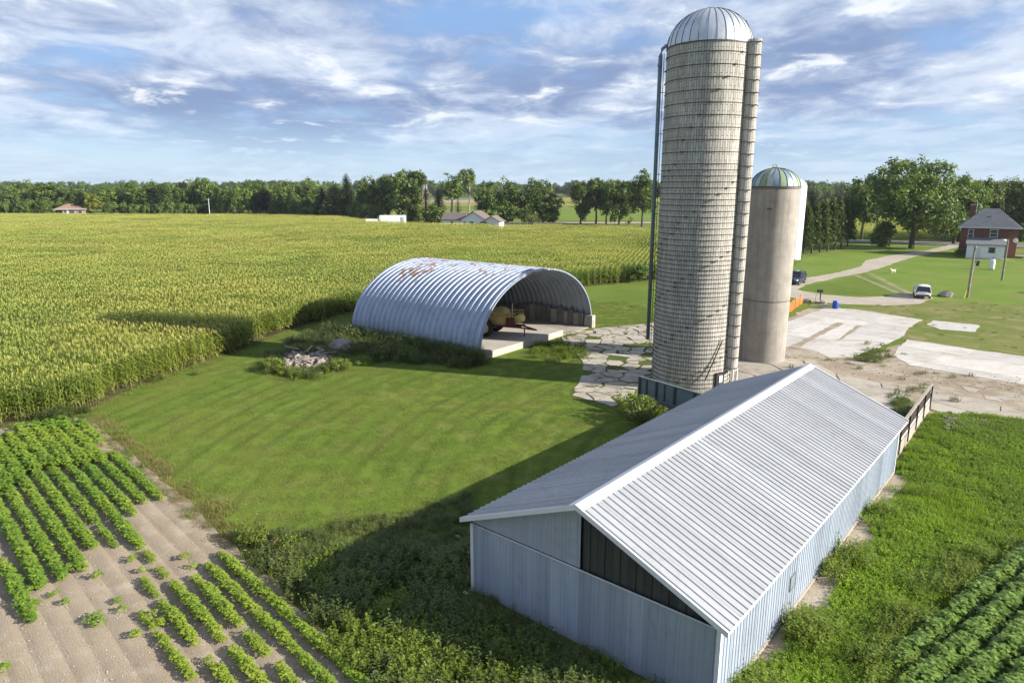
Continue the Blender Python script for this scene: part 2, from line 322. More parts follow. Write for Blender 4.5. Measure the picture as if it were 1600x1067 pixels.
# ------------------------------------------------------------------ mesh building
class MB:
    def __init__(s): s.v = []; s.f = []; s.m = []
    def quad(s, a, b, c, d, m=0):
        n = len(s.v); s.v += [tuple(a), tuple(b), tuple(c), tuple(d)]; s.f.append((n, n + 1, n + 2, n + 3)); s.m.append(m); return s
    def tri(s, a, b, c, m=0):
        n = len(s.v); s.v += [tuple(a), tuple(b), tuple(c)]; s.f.append((n, n + 1, n + 2)); s.m.append(m); return s
    def poly(s, pts, m=0):
        n = len(s.v); s.v += [tuple(p) for p in pts]; s.f.append(tuple(range(n, n + len(pts)))); s.m.append(m); return s
    def add(s, vs, fs, m=0):
        n = len(s.v); s.v += [tuple(v) for v in vs]; s.f += [tuple(i + n for i in f) for f in fs]; s.m += [m] * len(fs); return s
    def box(s, c, size, rz=0.0, m=0, top=1.0, mat=None):
        hx, hy, hz = (x / 2 for x in size); c = Vector(c); M = mat or Matrix.Rotation(rz, 3, 'Z')
        vs = [c + M @ Vector((x * hx * (top if z > 0 else 1), y * hy * (top if z > 0 else 1), z * hz)) for z in (-1, 1) for y in (-1, 1) for x in (-1, 1)]
        return s.add(vs, [(0, 2, 3, 1), (4, 5, 7, 6), (0, 1, 5, 4), (2, 6, 7, 3), (0, 4, 6, 2), (1, 3, 7, 5)], m)
    def tube(s, pts, rad, n=8, m=0, cap=True):
        pts = [Vector(p) for p in pts]; rs = rad if isinstance(rad, (list, tuple)) else [rad] * len(pts); base = len(s.v)
        for i, p in enumerate(pts):
            t = (pts[min(i + 1, len(pts) - 1)] - pts[max(i - 1, 0)]).normalized()
            up = Vector((0, 0, 1)) if abs(t.z) < 0.9 else Vector((1, 0, 0)); x = t.cross(up).normalized(); y = t.cross(x)
            for k in range(n):
                a = 2 * math.pi * k / n; s.v.append(tuple(p + (x * math.cos(a) + y * math.sin(a)) * rs[i]))
        for i in range(len(pts) - 1):
            for k in range(n):
                a = base + i * n + k; b = base + i * n + (k + 1) % n; s.f.append((a, b, b + n, a + n)); s.m.append(m)
        if cap:
            s.f.append(tuple(range(base + n - 1, base - 1, -1))); s.f.append(tuple(range(base + (len(pts) - 1) * n, base + len(pts) * n))); s.m += [m, m]
        return s
    def lathe(s, prof, n=32, c=(0, 0, 0), m=0, a0=0.0, a1=2 * math.pi, axis='Z'):
        full = abs(a1 - a0 - 2 * math.pi) < 1e-6; k = n if full else n + 1; base = len(s.v); c = Vector(c)
        for r, z in prof:
            for i in range(k):
                a = a0 + (a1 - a0) * i / n; p = Vector((r * math.cos(a), r * math.sin(a), z))
                if axis == 'Y': p = Vector((p.x, p.z, p.y))
                if axis == 'X': p = Vector((p.z, p.x, p.y))
                s.v.append(tuple(c + p))
        for j in range(len(prof) - 1):
            for i in range(n):
                a = base + j * k + i; b = base + j * k + (i + 1) % k; s.f.append((a, b, b + k, a + k)); s.m.append(m)
        return s
    def prism(s, pts, z0, z1, m=0):
        n = len(pts); s.add([(x, y, z0) for x, y in pts] + [(x, y, z1) for x, y in pts],
              [tuple(range(n, 2 * n))] + [(i, (i + 1) % n, n + (i + 1) % n, n + i) for i in range(n)], m); return s
    def mesh(s, name, mats, smooth=False):
        me = bpy.data.meshes.new(name); me.from_pydata(s.v, [], s.f)
        for x in (mats if isinstance(mats, (list, tuple)) else [mats]): me.materials.append(MATS[x])
        if any(s.m): me.polygons.foreach_set('material_index', s.m)
        if smooth: me.polygons.foreach_set('use_smooth', [True] * len(s.f))
        me.update(); return me
    def build(s, name, mats, parent=None, smooth=False, kind=None, loc=None, rz=0.0):
        return link(name, s.mesh(name, mats, smooth), parent, kind, loc, rz)
def link(name, me, parent=None, kind=None, loc=None, rz=0.0):
    o = bpy.data.objects.new(name, me); COL.objects.link(o)
    if parent: o.parent = parent
    if kind: o['kind'] = kind
    if loc is not None: o.location = loc
    o.rotation_euler.z = rz; return o
def tag(o, label, cat, group=None):
    o['label'] = label; o['category'] = cat
    if group: o['group'] = group
    return o
def thing(name, label, cat, loc=(0, 0, 0), rz=0.0, group=None):
    return tag(link(name, None, None, None, loc, rz), label, cat, group)
def copy_tree(o, parent=None):
    c = o.copy(); COL.objects.link(c); c.parent = parent
    for ch in list(o.children): copy_tree(ch, c)
    return c

def jag(pts, amp, step=1.2, seed=0, closed=True):
    r = random.Random(seed); out = []
    n = len(pts)
    for i in range(n if closed else n - 1):
        a = Vector(pts[i][:2]); b = Vector(pts[(i + 1) % n][:2]); d = b - a; k = max(1, int(d.length / step)); nn = Vector((-d.y, d.x)).normalized() if d.length > 0 else Vector((0, 0))
        for j in range(k):
            q = a + d * (j / k); h = mnoise.noise(Vector((q.x * 0.7, q.y * 0.7, seed * 3.3))) * amp + r.uniform(-amp, amp) * 0.35
            out.append(tuple(q + nn * h))
    return out
def sheet(name, pts, z, mat, amp=0.0, step=1.2, seed=1, thick=0.0):
    p = jag(pts, amp, step, seed) if amp else list(pts)
    mb = MB()
    if sum(p[i][0] * p[(i + 1) % len(p)][1] - p[(i + 1) % len(p)][0] * p[i][1] for i in range(len(p))) < 0: p.reverse()
    if thick: mb.prism(p, z - thick, z)
    else: mb.poly([(x, y, z) for x, y in p])
    return mb.build(name, mat, kind='structure')
def inside(poly, P):
    P = np.asarray(P, float).reshape(-1, 2); x, y = P[:, 0], P[:, 1]; c = np.zeros(len(P), bool); n = len(poly)
    for i in range(n):
        x0, y0 = poly[i]; x1, y1 = poly[(i + 1) % n]
        if y0 == y1: continue
        k = (y0 > y) != (y1 > y); c ^= k & (x < (x1 - x0) * (y - y0) / (y1 - y0) + x0)
    return c

# scatter: one object of kind stuff that instances prototype meshes at points
def scatter(name, protos, pts, label=None):
    """pts rows: x y z rotz scale index"""
    a = np.asarray(pts, np.float32).reshape(-1, 6); me = bpy.data.meshes.new(name)
    me.vertices.add(len(a)); me.vertices.foreach_set('co', a[:, :3].ravel())
    for nm, col, ty in (('rz', 3, 'FLOAT'), ('sc', 4, 'FLOAT')):
        t = me.attributes.new(nm, ty, 'POINT'); t.data.foreach_set('value', a[:, col].copy())
    t = me.attributes.new('ix', 'INT', 'POINT'); t.data.foreach_set('value', a[:, 5].astype(np.int32))
    o = link(name, me, None, 'stuff')
    ng = bpy.data.node_groups.new(name, 'GeometryNodeTree')
    ng.interface.new_socket('Geometry', in_out='INPUT', socket_type='NodeSocketGeometry'); ng.interface.new_socket('Geometry', in_out='OUTPUT', socket_type='NodeSocketGeometry')
    N = ng.nodes; L = ng.links; gi = N.new('NodeGroupInput'); go = N.new('NodeGroupOutput'); jn = N.new('GeometryNodeJoinGeometry')
    def attr(nm, ty):
        q = N.new('GeometryNodeInputNamedAttribute'); q.data_type = ty; q.inputs['Name'].default_value = nm; return q.outputs[0]
    rz, sc, ix = attr('rz', 'FLOAT'), attr('sc', 'FLOAT'), attr('ix', 'INT')
    cb = N.new('ShaderNodeCombineXYZ'); L.new(rz, cb.inputs[2])
    for k, p in enumerate(protos):
        po = bpy.data.objects.new(p.name, p) if isinstance(p, bpy.types.Mesh) else p
        oi = N.new('GeometryNodeObjectInfo'); oi.inputs['Object'].default_value = po
        cmp_ = N.new('FunctionNodeCompare'); cmp_.data_type = 'INT'; cmp_.operation = 'EQUAL'; L.new(ix, cmp_.inputs[2]); cmp_.inputs[3].default_value = k
        ip = N.new('GeometryNodeInstanceOnPoints'); L.new(gi.outputs[0], ip.inputs['Points']); L.new(cmp_.outputs[0], ip.inputs['Selection'])
        L.new(oi.outputs['Geometry'], ip.inputs['Instance']); L.new(cb.outputs[0], ip.inputs['Rotation']); L.new(sc, ip.inputs['Scale'])
        L.new(ip.outputs[0], jn.inputs[0])
    L.new(jn.outputs[0], go.inputs[0])
    md = o.modifiers.new('scatter', 'NODES'); md.node_group = ng
    return o

# ================================================================== ground, fields, paving
sheet('ground', [(-2600, -60), (2600, -60), (2600, 3600), (-2600, 3600)], -0.12, 'far_green')
LAWN = [(-34, 37), (-26.4, 40.0), (-20.8, 34.8), (-16.5, 30.3), (-13.8, 27.7), (-11.8, 25.4), (-9, 10), (30, 6), (60, 20), (95, 60), (128, 128), (96, 162), (60, 168), (40, 150), (21, 104), (-20, 78)]
sheet('lawn', LAWN, 0.0, 'lawn')
FRONT_YARD = GP([(1226, 424), (1262, 402), (1330, 384), (1492, 384), (1600, 410), (1760, 470), (1600, 478), (1455, 470), (1395, 452), (1350, 428), (1300, 440), (1235, 452)])
sheet('front_lawn', FRONT_YARD, 0.006, 'lawn_bright', 0.4, 2, 3)
WORN = GP([(1330, 480), (1460, 470), (1600, 476), (1760, 500), (1760, 575), (1600, 556), (1420, 535), (1300, 500)])
sheet('worn_grass', WORN, 0.010, 'worn_grass', 1.6, 1.0, 4)
sheet('wall_strip', [tuple(Vector((1.88, 18.57)) + Vector((.7622, -.6473)) * d + Vector((.6473, .7622)) * l) for d, l in ((4.45, .3), (5.3, .3), (5.5, 4), (5.35, 8), (5.6, 12), (5.3, 16), (5.2, 21), (4.45, 21))], 0.036, 'yard_dirt', 0.25, 0.6, 44)
DRIVE = GP([(1500, 379), (1445, 392), (1387, 400), (1353, 407), (1346, 416), (1312, 425.5), (1261, 434), (1215, 444), (1180, 455), (1190, 467), (1226, 463), (1261, 470), (1312, 475), (1384, 478), (1439, 475), (1456, 466), (1446, 460), (1402, 459), (1387, 463), (1341, 464.5), (1284, 460), (1244, 452.5), (1264, 443.5), (1324, 431), (1356, 425), (1427, 402), (1496, 387)])
sheet('driveway', DRIVE, 0.016, 'gravel', 0.25, 1.5, 5)
for a, b, c, d in (((1333, 430), (1339, 429.5), (1408, 458), (1398, 458)), ((1354, 427), (1362, 427), (1432, 461), (1420, 461))):
    sheet('wheel_track', GP([a, b, c, d]), 0.02, 'track_grass', 0.2, 1.0, 6)
sheet('road', GP([(1300, 374.5), (1500, 379), (1700, 385), (1700, 391), (1500, 383.5), (1300, 378)]), 0.022, 'asphalt')
CORN = [(-40, 30), (-30.9, 38.6), (-29.2, 40.2), (-27.4, 42.0), (-26.7, 48), (-25.6, 52.7), (-24.0, 58.0), (-22.6, 65.4), (-19, 76), (-7, 88), (9.3, 97.0), (13.0, 99.3), (15.5, 100.0), (17.0, 104), (24, 104.5), (28, 124), (40, 196), (30, 212), (-8, 222), (-40, 236), (-75, 286), (-120, 302), (-275, 312), (-210, 190), (-95, 84), (-62, 44)]
sheet('corn_ground', CORN, 0.012, 'corn_soil', 0.35, 1.5, 7)

# bean field soil: raised rows
def rowfield(name, pts, z, mat, ang, spacing, amp, seed, jg=0.25):
    p = jag(pts, jg, 0.8, seed)
    bm = bmesh.new(); bm.faces.new([bm.verts.new((x, y, z)) for x, y in p])
    t = Vector((math.cos(ang), math.sin(ang), 0)); n = Vector((-t.y, t.x, 0))
    ss = [Vector((x, y, 0)).dot(n) for x, y in p]; s = min(ss); st = spacing / 8
    k = math.floor(s / st)
    while k * st < max(ss):
        bmesh.ops.bisect_plane(bm, geom=bm.verts[:] + bm.edges[:] + bm.faces[:], plane_co=n * (k * st), plane_no=n); k += 1
    for tt in np.arange(-60, 60, 1.0):
        bmesh.ops.bisect_plane(bm, geom=bm.verts[:] + bm.edges[:] + bm.faces[:], plane_co=t * float(tt), plane_no=t)
    for v in bm.verts:
        f = (v.co.dot(n) / spacing) % 1.0
        v.co.z = z + amp * (1 - math.exp(-((f - .5) / .15) ** 2)) * (0.8 + 0.4 * mnoise.noise(v.co * 1.5)) + .008 * math.cos(2 * math.pi * f) + 0.03 * mnoise.noise(v.co * 1.9)
    bmesh.ops.recalc_face_normals(bm, faces=bm.faces[:])
    me = bpy.data.meshes.new(name); bm.to_mesh(me); bm.free(); me.materials.append(MATS[mat])
    if me.polygons[0].normal.z < 0: me.flip_normals()
    return link(name, me, kind='structure')
BEAN_ANG = R(-45.3); BEAN_SP = 0.68
SOIL = [(-45, 24), (-33, 36.2), (-30.2, 38.2), (-28.0, 40.2), (-26.4, 40.2), (-20.8, 34.8), (-16.5, 30.3), (-13.8, 27.7), (-11.8, 25.4), (-10.4, 24.0), (-7.4, 20.9), (-3.6, 16.2), (-1, 12), (-30, 8), (-45, 8)]
rowfield('bean_soil', SOIL, 0.02, 'field_soil', BEAN_ANG, BEAN_SP, 0.026, 11)
WEEDS = GP([(352, 858), (375, 838), (410, 842), (470, 828), (560, 814), (650, 797), (735, 770)]) + [(-1.2, 21.9), (5.6, 16.0), (6.4, 14.5), (6, 10), (-1, 11.5), (-3.4, 16.2), (-7.2, 20.9), (-10.2, 24.0)]
sheet('weed_ground', WEEDS, 0.008, 'rough_ground', 0.3, 1.0, 12)
FIELD = [(5.4, 15.6), (19.3, 31.8), (26.3, 40.6), (28.2, 40.6), (40, 37.5), (60, 36), (60, 8), (6, 8)]
sheet('rough_field', FIELD, 0.03, 'field_ground', 0.25, 1.0, 13)
# farmyard dirt and paving
DIRT = GP([(1062, 606), (1150, 562), (1221, 548), (1228, 500), (1262, 482), (1300, 480), (1345, 486), (1330, 520), (1300, 548), (1340, 560), (1420, 535), (1445, 560), (1600, 596), (1760, 640), (1760, 705), (1600, 672), (1470, 652), (1440, 648), (1395, 700), (1150, 690)])
sheet('dirt_track', DIRT, 0.012, 'yard_dirt', 0.5, 1.2, 14)
def clip(poly, m, d):
    out = []
    for i in range(len(poly)):
        a, b = poly[i], poly[(i + 1) % len(poly)]; fa, fb = (a - m).dot(d), (b - m).dot(d)
        if fa <= 0: out.append(a)
        if (fa <= 0) != (fb <= 0): out.append(a.lerp(b, fa / (fa - fb)))
    return out
def pad_bays(poly, a, b, wid, ln, seed, joint=.05):
    """a floor slab cast in bays: each bay a piece with its own joints and broken outer edge"""
    root = sheet('concrete_pad', poly, 0.014, 'yard_dirt', 0.35, 0.8, seed)
    base = [Vector(p) for p in jag(poly, .22, .5, seed)]; t = (b - a).to_2d().normalized(); n = Vector((-t.y, t.x)); r = random.Random(seed)
    us = [p.dot(t) for p in base]; vs = [p.dot(n) for p in base]; v = min(vs)
    while v < max(vs):
        v1 = v + wid; u = min(us) - r.uniform(0, ln)
        while u < max(us):
            u1 = u + ln * r.uniform(.85, 1.15); q = base
            for m, d in ((n * (v + joint / 2), -n), (n * (v1 - joint / 2), n), (t * (u + joint / 2), -t), (t * (u1 - joint / 2), t)):
                q = clip(q, m, d)
                if len(q) < 3: break
            if len(q) > 2:
                if sum(q[i].x * q[(i + 1) % len(q)].y - q[(i + 1) % len(q)].x * q[i].y for i in range(len(q))) < 0: q = q[::-1]
                MB().prism([tuple(p) for p in q], -.03, .034 + r.uniform(-.006, .006)).build('slab_bay', 'slab_white', root)
            u = u1
        v = v1
PAD1 = GP([(1226, 505), (1285, 483), (1301, 481), (1337, 484), (1442, 500), (1424, 508), (1406, 529), (1332, 558), (1295, 559), (1280, 550), (1251, 544), (1222, 542)])
pad_bays(PAD1, G(1236, 542), G(1316, 505), 4.3, 5.6, 15)
PAD2 = GP([(1395, 555), (1416, 531), (1469, 539), (1600, 557), (1790, 585), (1790, 650), (1600, 602), (1495, 584), (1421, 571)])
pad_bays(PAD2, G(1421, 571), G(1600, 602), 4.6, 6.5, 16)
sheet('concrete_pad', GP([(1450, 508), (1458, 501), (1528, 508), (1524, 519), (1469, 515)]), 0.034, 'slab_white', 0.3, 0.5, 17, 0.1)
sheet('dirt_strip', GP([(1234, 543), (1244, 545), (1319, 506), (1308, 504)]), 0.046, 'yard_dirt', 0.16, 0.5, 18)
sheet('dirt_strip', GP([(1308, 532), (1316, 531), (1347, 509), (1339, 509)]), 0.046, 'yard_dirt', 0.14, 0.5, 19)

def cells(poly, size, joint, seed, keep=1.0, jit=0.38):
    """break a slab into irregular pieces (each a list of points)"""
    r = random.Random(seed); P = np.array(poly); lo, hi = P.min(0), P.max(0); seeds = []
    y = lo[1] - size
    while y < hi[1] + size:
        x = lo[0] - size
        while x < hi[0] + size:
            seeds.append(Vector((x + r.uniform(-jit, jit) * size, y + r.uniform(-jit, jit) * size))); x += size * r.uniform(0.85, 1.25)
        y += size * r.uniform(0.8, 1.05)
    out = []
    for s in seeds:
        sub = [Vector(p) for p in poly]
        for q in seeds:
            if q is s or (q - s).length > size * 3.2: continue
            d = (q - s); m = (q + s) / 2; d.normalize(); hv = math.sin((m.x * 12.9898 + m.y * 78.233)) * 43758.5453; m = m - d * joint * (.12 + 1.7 * (hv - math.floor(hv)) ** 1.6) / 2; new = []
            for i in range(len(sub)):
                a, b = sub[i], sub[(i + 1) % len(sub)]; fa, fb = (a - m).dot(d), (b - m).dot(d)
                if fa <= 0: new.append(a)
                if (fa <= 0) != (fb <= 0): new.append(a.lerp(b, fa / (fa - fb)))
            sub = new
            if len(sub) < 3: break
        if len(sub) >= 3:
            ar = abs(sum(sub[i].x * sub[(i + 1) % len(sub)].y - sub[(i + 1) % len(sub)].x * sub[i].y for i in range(len(sub)))) / 2
            if ar > size * size * 0.06 and r.random() < keep: out.append(sub)
    return out
def paving(parent, poly, size, joint, seed, mat, z0, th, keep=1.0, jg=0.07):
    for i, c in enumerate(cells(poly, size, joint, seed, keep)):
        pts = jag([tuple(p) for p in c], jg, 0.5, seed * 31 + i)
        if sum(pts[j][0] * pts[(j + 1) % len(pts)][1] - pts[(j + 1) % len(pts)][0] * pts[j][1] for j in range(len(pts))) < 0: pts.reverse()
        r = random.Random(seed + i); mb = MB(); h = th + r.uniform(-0.012, 0.012); n = len(pts)
        tx, ty = r.uniform(-0.008, 0.008), r.uniform(-0.008, 0.008); cx = sum(p[0] for p in pts) / n; cy = sum(p[1] for p in pts) / n
        mb.add([(x, y, z0 - 0.05) for x, y in pts] + [(x, y, z0 + h + (x - cx) * tx + (y - cy) * ty) for x, y in pts], [tuple(range(n, 2 * n))] + [(k, (k + 1) % n, n + (k + 1) % n, n + k) for k in range(n)])
        mb.build('slab', mat, parent)
PATIO = GP([(880, 535), (876, 522), (930, 514), (1000, 507), (1060, 500), (1062, 600), (996, 606), (985, 640), (952, 634), (893, 618), (908, 592), (912, 566), (892, 548)])
pat = sheet('patio_ground', PATIO, 0.010, 'rough_ground', 0.5, 1.0, 20)
paving(pat, PATIO, 1.45, 0.18, 21, 'slab_grey', 0.01, 0.03, 0.88, 0.17)
APRON = GP([(1140, 566), (1222, 560), (1265, 562), (1300, 582), (1405, 606), (1432, 618), (1405, 650), (1330, 640), (1200, 640), (1090, 620)])
apr = sheet('apron_ground', APRON, 0.018, 'yard_dirt', 0.4, 1.0, 22)
paving(apr, APRON, 3.0, 0.11, 23, 'slab_grey', 0.018, 0.04, 1.0, 0.05)
BROKEN = GP([(1228, 548), (1300, 562), (1345, 566), (1430, 590), (1600, 622), (1760, 660), (1760, 676), (1600, 636), (1440, 604), (1310, 578), (1225, 560)])
bro = sheet('broken_ground', BROKEN, 0.016, 'yard_dirt', 0.5, 1.0, 26)
paving(bro, BROKEN, 1.5, 0.3, 27, 'slab_grey', 0.006, 0.02, 0.42, 0.2)
APR2 = GP([(1456, 615), (1520, 622), (1600, 645), (1790, 695), (1790, 722), (1600, 668), (1470, 645), (1452, 640)])
ap2 = sheet('apron_ground', APR2, 0.019, 'yard_dirt', 0.3, 1.0, 24)
paving(ap2, APR2, 4.0, 0.10, 25, 'slab_grey', 0.019, 0.04, 1.0, 0.05)

# ================================================================== barn
def ribbed(length, width, nrib, h, base=0.07, topw=0.03):
    """profile across a steel sheet: (offset along width, height)"""
    pr = [(0.0, 0.0)]; sp = width / nrib
    for i in range(nrib):
        c = (i + 0.5) * sp
        pr += [(c - base / 2, 0), (c - topw / 2, h), (c + topw / 2, h), (c + base / 2, 0)]
    pr.append((width, 0.0)); return pr
def build_barn():
    t = thing('barn', 'long low barn in ribbed pale steel with gabled roof and dark open gable corner', 'barn', (1.88, 18.57, 0), R(-40.35))
    HW, EZ, RZ, LEN, X = 4.785, 2.83, 4.83, 21.43, 4.5
    sl = (RZ - EZ) / HW; nl = math.hypot(HW, RZ - EZ); nrm = Vector(((RZ - EZ) / nl, 0, HW / nl))
    mb = MB()                                                       # deck under the sheets
    prof = [(-HW + .02, EZ - .06), (0, RZ - .06), (HW - .02, EZ - .06), (HW - .02, EZ - .12), (0, RZ - .12), (-HW + .02, EZ - .12)]
    n = len(prof); mb.add([(x, .03, z) for x, z in prof] + [(x, LEN - .03, z) for x, z in prof],
                          [tuple(range(n)), tuple(range(2 * n - 1, n - 1, -1))] + [(i, n + i, n + (i + 1) % n, (i + 1) % n) for i in range(n)])
    roof = mb.build('roof', 'wood_grey', t)
    NP = 24; w = LEN / NP; pr = ribbed(0, w - 0.006, 3, 0.034, 0.07, 0.03)
    for sgn in (1, -1):
        mb = MB(); vs = []
        for y, h in pr:
            for k in range(2):
                d = 0.10 if k == 0 else HW + 0.04
                vs.append((sgn * (d + nrm.x * h), y, RZ - d * sl + nrm.z * h - 0.02))
        fs = [(2 * i, 2 * i + 1, 2 * i + 3, 2 * i + 2) for i in range(len(pr) - 1)]
        if sgn < 0: fs = [f[::-1] for f in fs]
        mb.add(vs, fs); me = mb.mesh('roof_panel', 'roof_steel')
        for k in range(NP): link('roof_panel', me, roof, loc=(0, k * w, random.Random(k + sgn).uniform(-.004, .004)))
    mb = MB()
    for sgn in (1, -1):
        a = [(0, RZ + .035), (sgn * .26, RZ + .035 - .26 * sl), (sgn * .26, RZ + .0 - .26 * sl), (0, RZ - .0)]
        mb.add([(x, -.03, z) for x, z in a] + [(x, LEN + .03, z) for x, z in a], [(0, 1, 2, 3), (7, 6, 5, 4), (0, 4, 5, 1), (1, 5, 6, 2), (2, 6, 7, 3)])
    mb.build('ridge_cap', 'ridge_white', roof)
    for y0 in (-.02, LEN - .02):                                      # rake trim
        for sgn in (1, -1):
            mb = MB(); a = [(0, RZ + .02), (sgn * (HW + .05), EZ + .0), (sgn * (HW + .05), EZ - .17), (0, RZ - .15)]
            mb.add([(x, y0, z) for x, z in a] + [(x, y0 + .05, z) for x, z in a], [(0, 1, 2, 3), (7, 6, 5, 4), (0, 4, 5, 1), (1, 5, 6, 2), (2, 6, 7, 3), (3, 7, 4, 0)])
            mb.build('rake_trim', 'white_trim', roof)
    for sgn in (1, -1):
        MB().box((sgn * (HW - .0), LEN / 2, EZ - .10), (.05, LEN - .08, .13)).build('fascia', 'white_trim', roof)
    # side walls
    wv = ribbed(0, 0.886, 4, 0.022, 0.06, 0.028)
    for sgn in (1, -1):
        core = MB().box((sgn * (X - .05), LEN / 2, 1.33), (.06, LEN - .6, 2.62)).build('side_wall', 'wood_grey', t)
        mb = MB(); vs = []
        for y, h in wv:
            for z in (0.16, 2.74): vs.append((sgn * (X + h), y, z))
        fs = [(2 * i, 2 * i + 2, 2 * i + 3, 2 * i + 1) for i in range(len(wv) - 1)]
        if sgn < 0: fs = [f[::-1] for f in fs]
        mb.add(vs, fs); me = mb.mesh('wall_panel', 'wall_steel'); nw = 23; sp = (LEN - .56) / nw
        for k in range(nw): link('wall_panel', me, core, loc=(random.Random(k * 3 + sgn).uniform(0, .006) * sgn, .28 + k * sp, random.Random(k).uniform(-.012, .012)))
        MB().box((sgn * (X - .02), LEN / 2, .08), (.16, LEN - .5, .16)).build('sill_wall', 'concrete', core)
    # gable front
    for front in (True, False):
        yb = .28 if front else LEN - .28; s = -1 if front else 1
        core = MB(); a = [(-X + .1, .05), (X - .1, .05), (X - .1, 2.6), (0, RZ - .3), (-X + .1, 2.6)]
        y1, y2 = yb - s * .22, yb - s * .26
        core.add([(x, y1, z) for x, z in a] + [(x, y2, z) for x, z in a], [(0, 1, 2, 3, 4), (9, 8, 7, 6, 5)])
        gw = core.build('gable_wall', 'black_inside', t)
        npn = 16; pw = 2 * X / npn; top = 2.60
        for k in range(npn):
            x0 = -X + k * pw; rr = random.Random(k + 50); tz = top + rr.uniform(-.012, .012); mb = MB(); vs = []
            pp = ribbed(0, pw - .004, 2, 0.02, 0.06, 0.028)
            for x, h in pp:
                for z in (0.04, tz): vs.append((x0 + x, yb + s * (h + rr.uniform(0, .001)), z))
            fs = [(2 * i, 2 * i + 2, 2 * i + 3, 2 * i + 1) for i in range(len(pp) - 1)]
            mb.add(vs, fs if front else [f[::-1] for f in fs]); mb.build('wall_panel', 'wall_steel', gw)
        for k in range(8):                                             # steel above the lap, on half of the gable
            x0 = -X + .02 + k * (X - .02) / 8; x1 = x0 + (X - .02) / 8 - .004; mb = MB(); vs = []
            for x, h in ribbed(0, x1 - x0, 2, 0.018, 0.06, 0.028):
                for z in (top + .03, RZ - .15 - abs(x0 + x) * sl): vs.append((x0 + x, yb - s * .03 + s * h, z))
            m = len(vs) // 2; fs = [(2 * i, 2 * i + 2, 2 * i + 3, 2 * i + 1) for i in range(m - 1)]
            mb.add(vs, fs if front else [f[::-1] for f in fs]); mb.build('gable_panel', 'gable_steel', gw)
        nb = 17; bw = X / nb
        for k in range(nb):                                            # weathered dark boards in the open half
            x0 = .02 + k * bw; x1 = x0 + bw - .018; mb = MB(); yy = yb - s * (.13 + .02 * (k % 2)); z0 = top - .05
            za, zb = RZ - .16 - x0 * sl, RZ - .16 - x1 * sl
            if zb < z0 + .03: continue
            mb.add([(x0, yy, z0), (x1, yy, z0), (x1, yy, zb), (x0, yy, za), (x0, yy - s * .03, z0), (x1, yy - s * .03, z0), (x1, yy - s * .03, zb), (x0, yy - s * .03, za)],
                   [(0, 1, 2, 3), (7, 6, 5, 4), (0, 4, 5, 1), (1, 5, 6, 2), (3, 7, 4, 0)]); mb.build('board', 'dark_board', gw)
        MB().box((0, yb + s * .03, top + .012), (2 * X, .045, .022)).build('lap_flashing', 'white_trim', gw)
        for sg in (1, -1): MB().box((sg * X, yb, 1.33), (.12, .12, 2.6)).build('corner_trim', 'white_trim', gw)
    # wall vent
    a = t.matrix_world; M = Matrix.Translation(t.location) @ Matrix.Rotation(t.rotation_euler.z, 4, 'Z'); Mi = M.inverted()
    o = Mi @ Vector((0, 0, CAM_H)); d = Mi.to_3x3() @ ray(1237, 908); k = (X - o.x) / d.x; q = o + d * k
    v = MB()
    for dy, dz, sy, sz in ((0, .24, .52, .05), (0, -.24, .52, .05), (.24, 0, .05, .44), (-.24, 0, .05, .44)): v.box((X + .035, q.y + dy, q.z + dz), (.05, sy, sz))
    vent = v.build('vent', 'bunk_steel', t)
    MB().box((X + .015, q.y, q.z), (.03, .44, .44)).build('backing', 'black_part', vent)
    for i in range(6):
        MB().box((X + .04, q.y, q.z - .18 + i * .073), (.045, .43, .012), mat=Matrix.Rotation(R(35), 3, 'Y')).build('slat', 'bunk_steel', vent)
build_barn()

# low retaining wall with a railing at the barn's far corner
def build_railing():
    a = G(1398, 716); b = G(1449, 642); d = (b - a).normalized(); L = (b - a).length; ang = math.atan2(d.y, d.x)
    t = thing('retaining_wall', 'low cream concrete retaining wall with a dark pipe railing running from the barn corner', 'wall', a, ang)
    MB().box((L / 2, 0, .35), (L, .22, .78)).build('concrete_curb', 'slab_grey', t)
    for i in range(5):
        x = .15 + i * (L - .3) / 4
        MB().box((x, -.13, .95), (.09, .07, 1.5)).build('post', 'rail_dark', t)
    MB().box((L / 2 + .2, .0, 1.66), (L + .5, .14, .10)).build('top_rail', 'plywood', t)
    MB().box((L / 2, -.06, .86), (L, .05, .09)).build('bottom_rail', 'white_trim', t)
    for i in range(4):
        x = .15 + (i + .5) * (L - .3) / 4
        MB().box((x, -.05, 1.26), ((L - .3) / 4 - .1, .025, .66)).build('board_panel', 'rail_dark', t)
build_railing()

# steel sided bunk wall between the tall silo and the barn
def build_bunk():
    a = G(1000, 588, 1.9); b = G(1092, 614, 1.9); a.z = b.z = 0; d = (b - a).normalized(); L = (b - a).length + 1.2
    t = thing('bunk_wall', 'blue grey steel bunk wall on a concrete base at the foot of the tall silo', 'wall', a, math.atan2(d.y, d.x))
    MB().box((L / 2, 0, .34), (L, .3, .68)).build('base', 'concrete_dark', t)
    k = 4; w = L / k
    for i in range(k): MB().box(((i + .5) * w, 0, 1.28), (w - .03, .06, 1.18)).build('steel_panel', 'bunk_steel', t)
    for i in range(k + 1): MB().box((max(.06, min(L - .06, i * w)), -.09, 1.27), (.11, .12, 1.2)).build('post', 'dark_rib', t)
    for i in range(2): MB().box((w * (i * 1.0 + .45), -.07, 1.25), (.07, .08, 1.1)).build('stiffener', 'dark_rib', t)
    MB().box((L / 2, -.02, 1.90), (L, .16, .06)).build('top_rail', 'bunk_steel', t)
    MB().box((L / 2, -.08, .70), (L, .2, .05)).build('ledge', 'bunk_steel', t)
build_bunk()

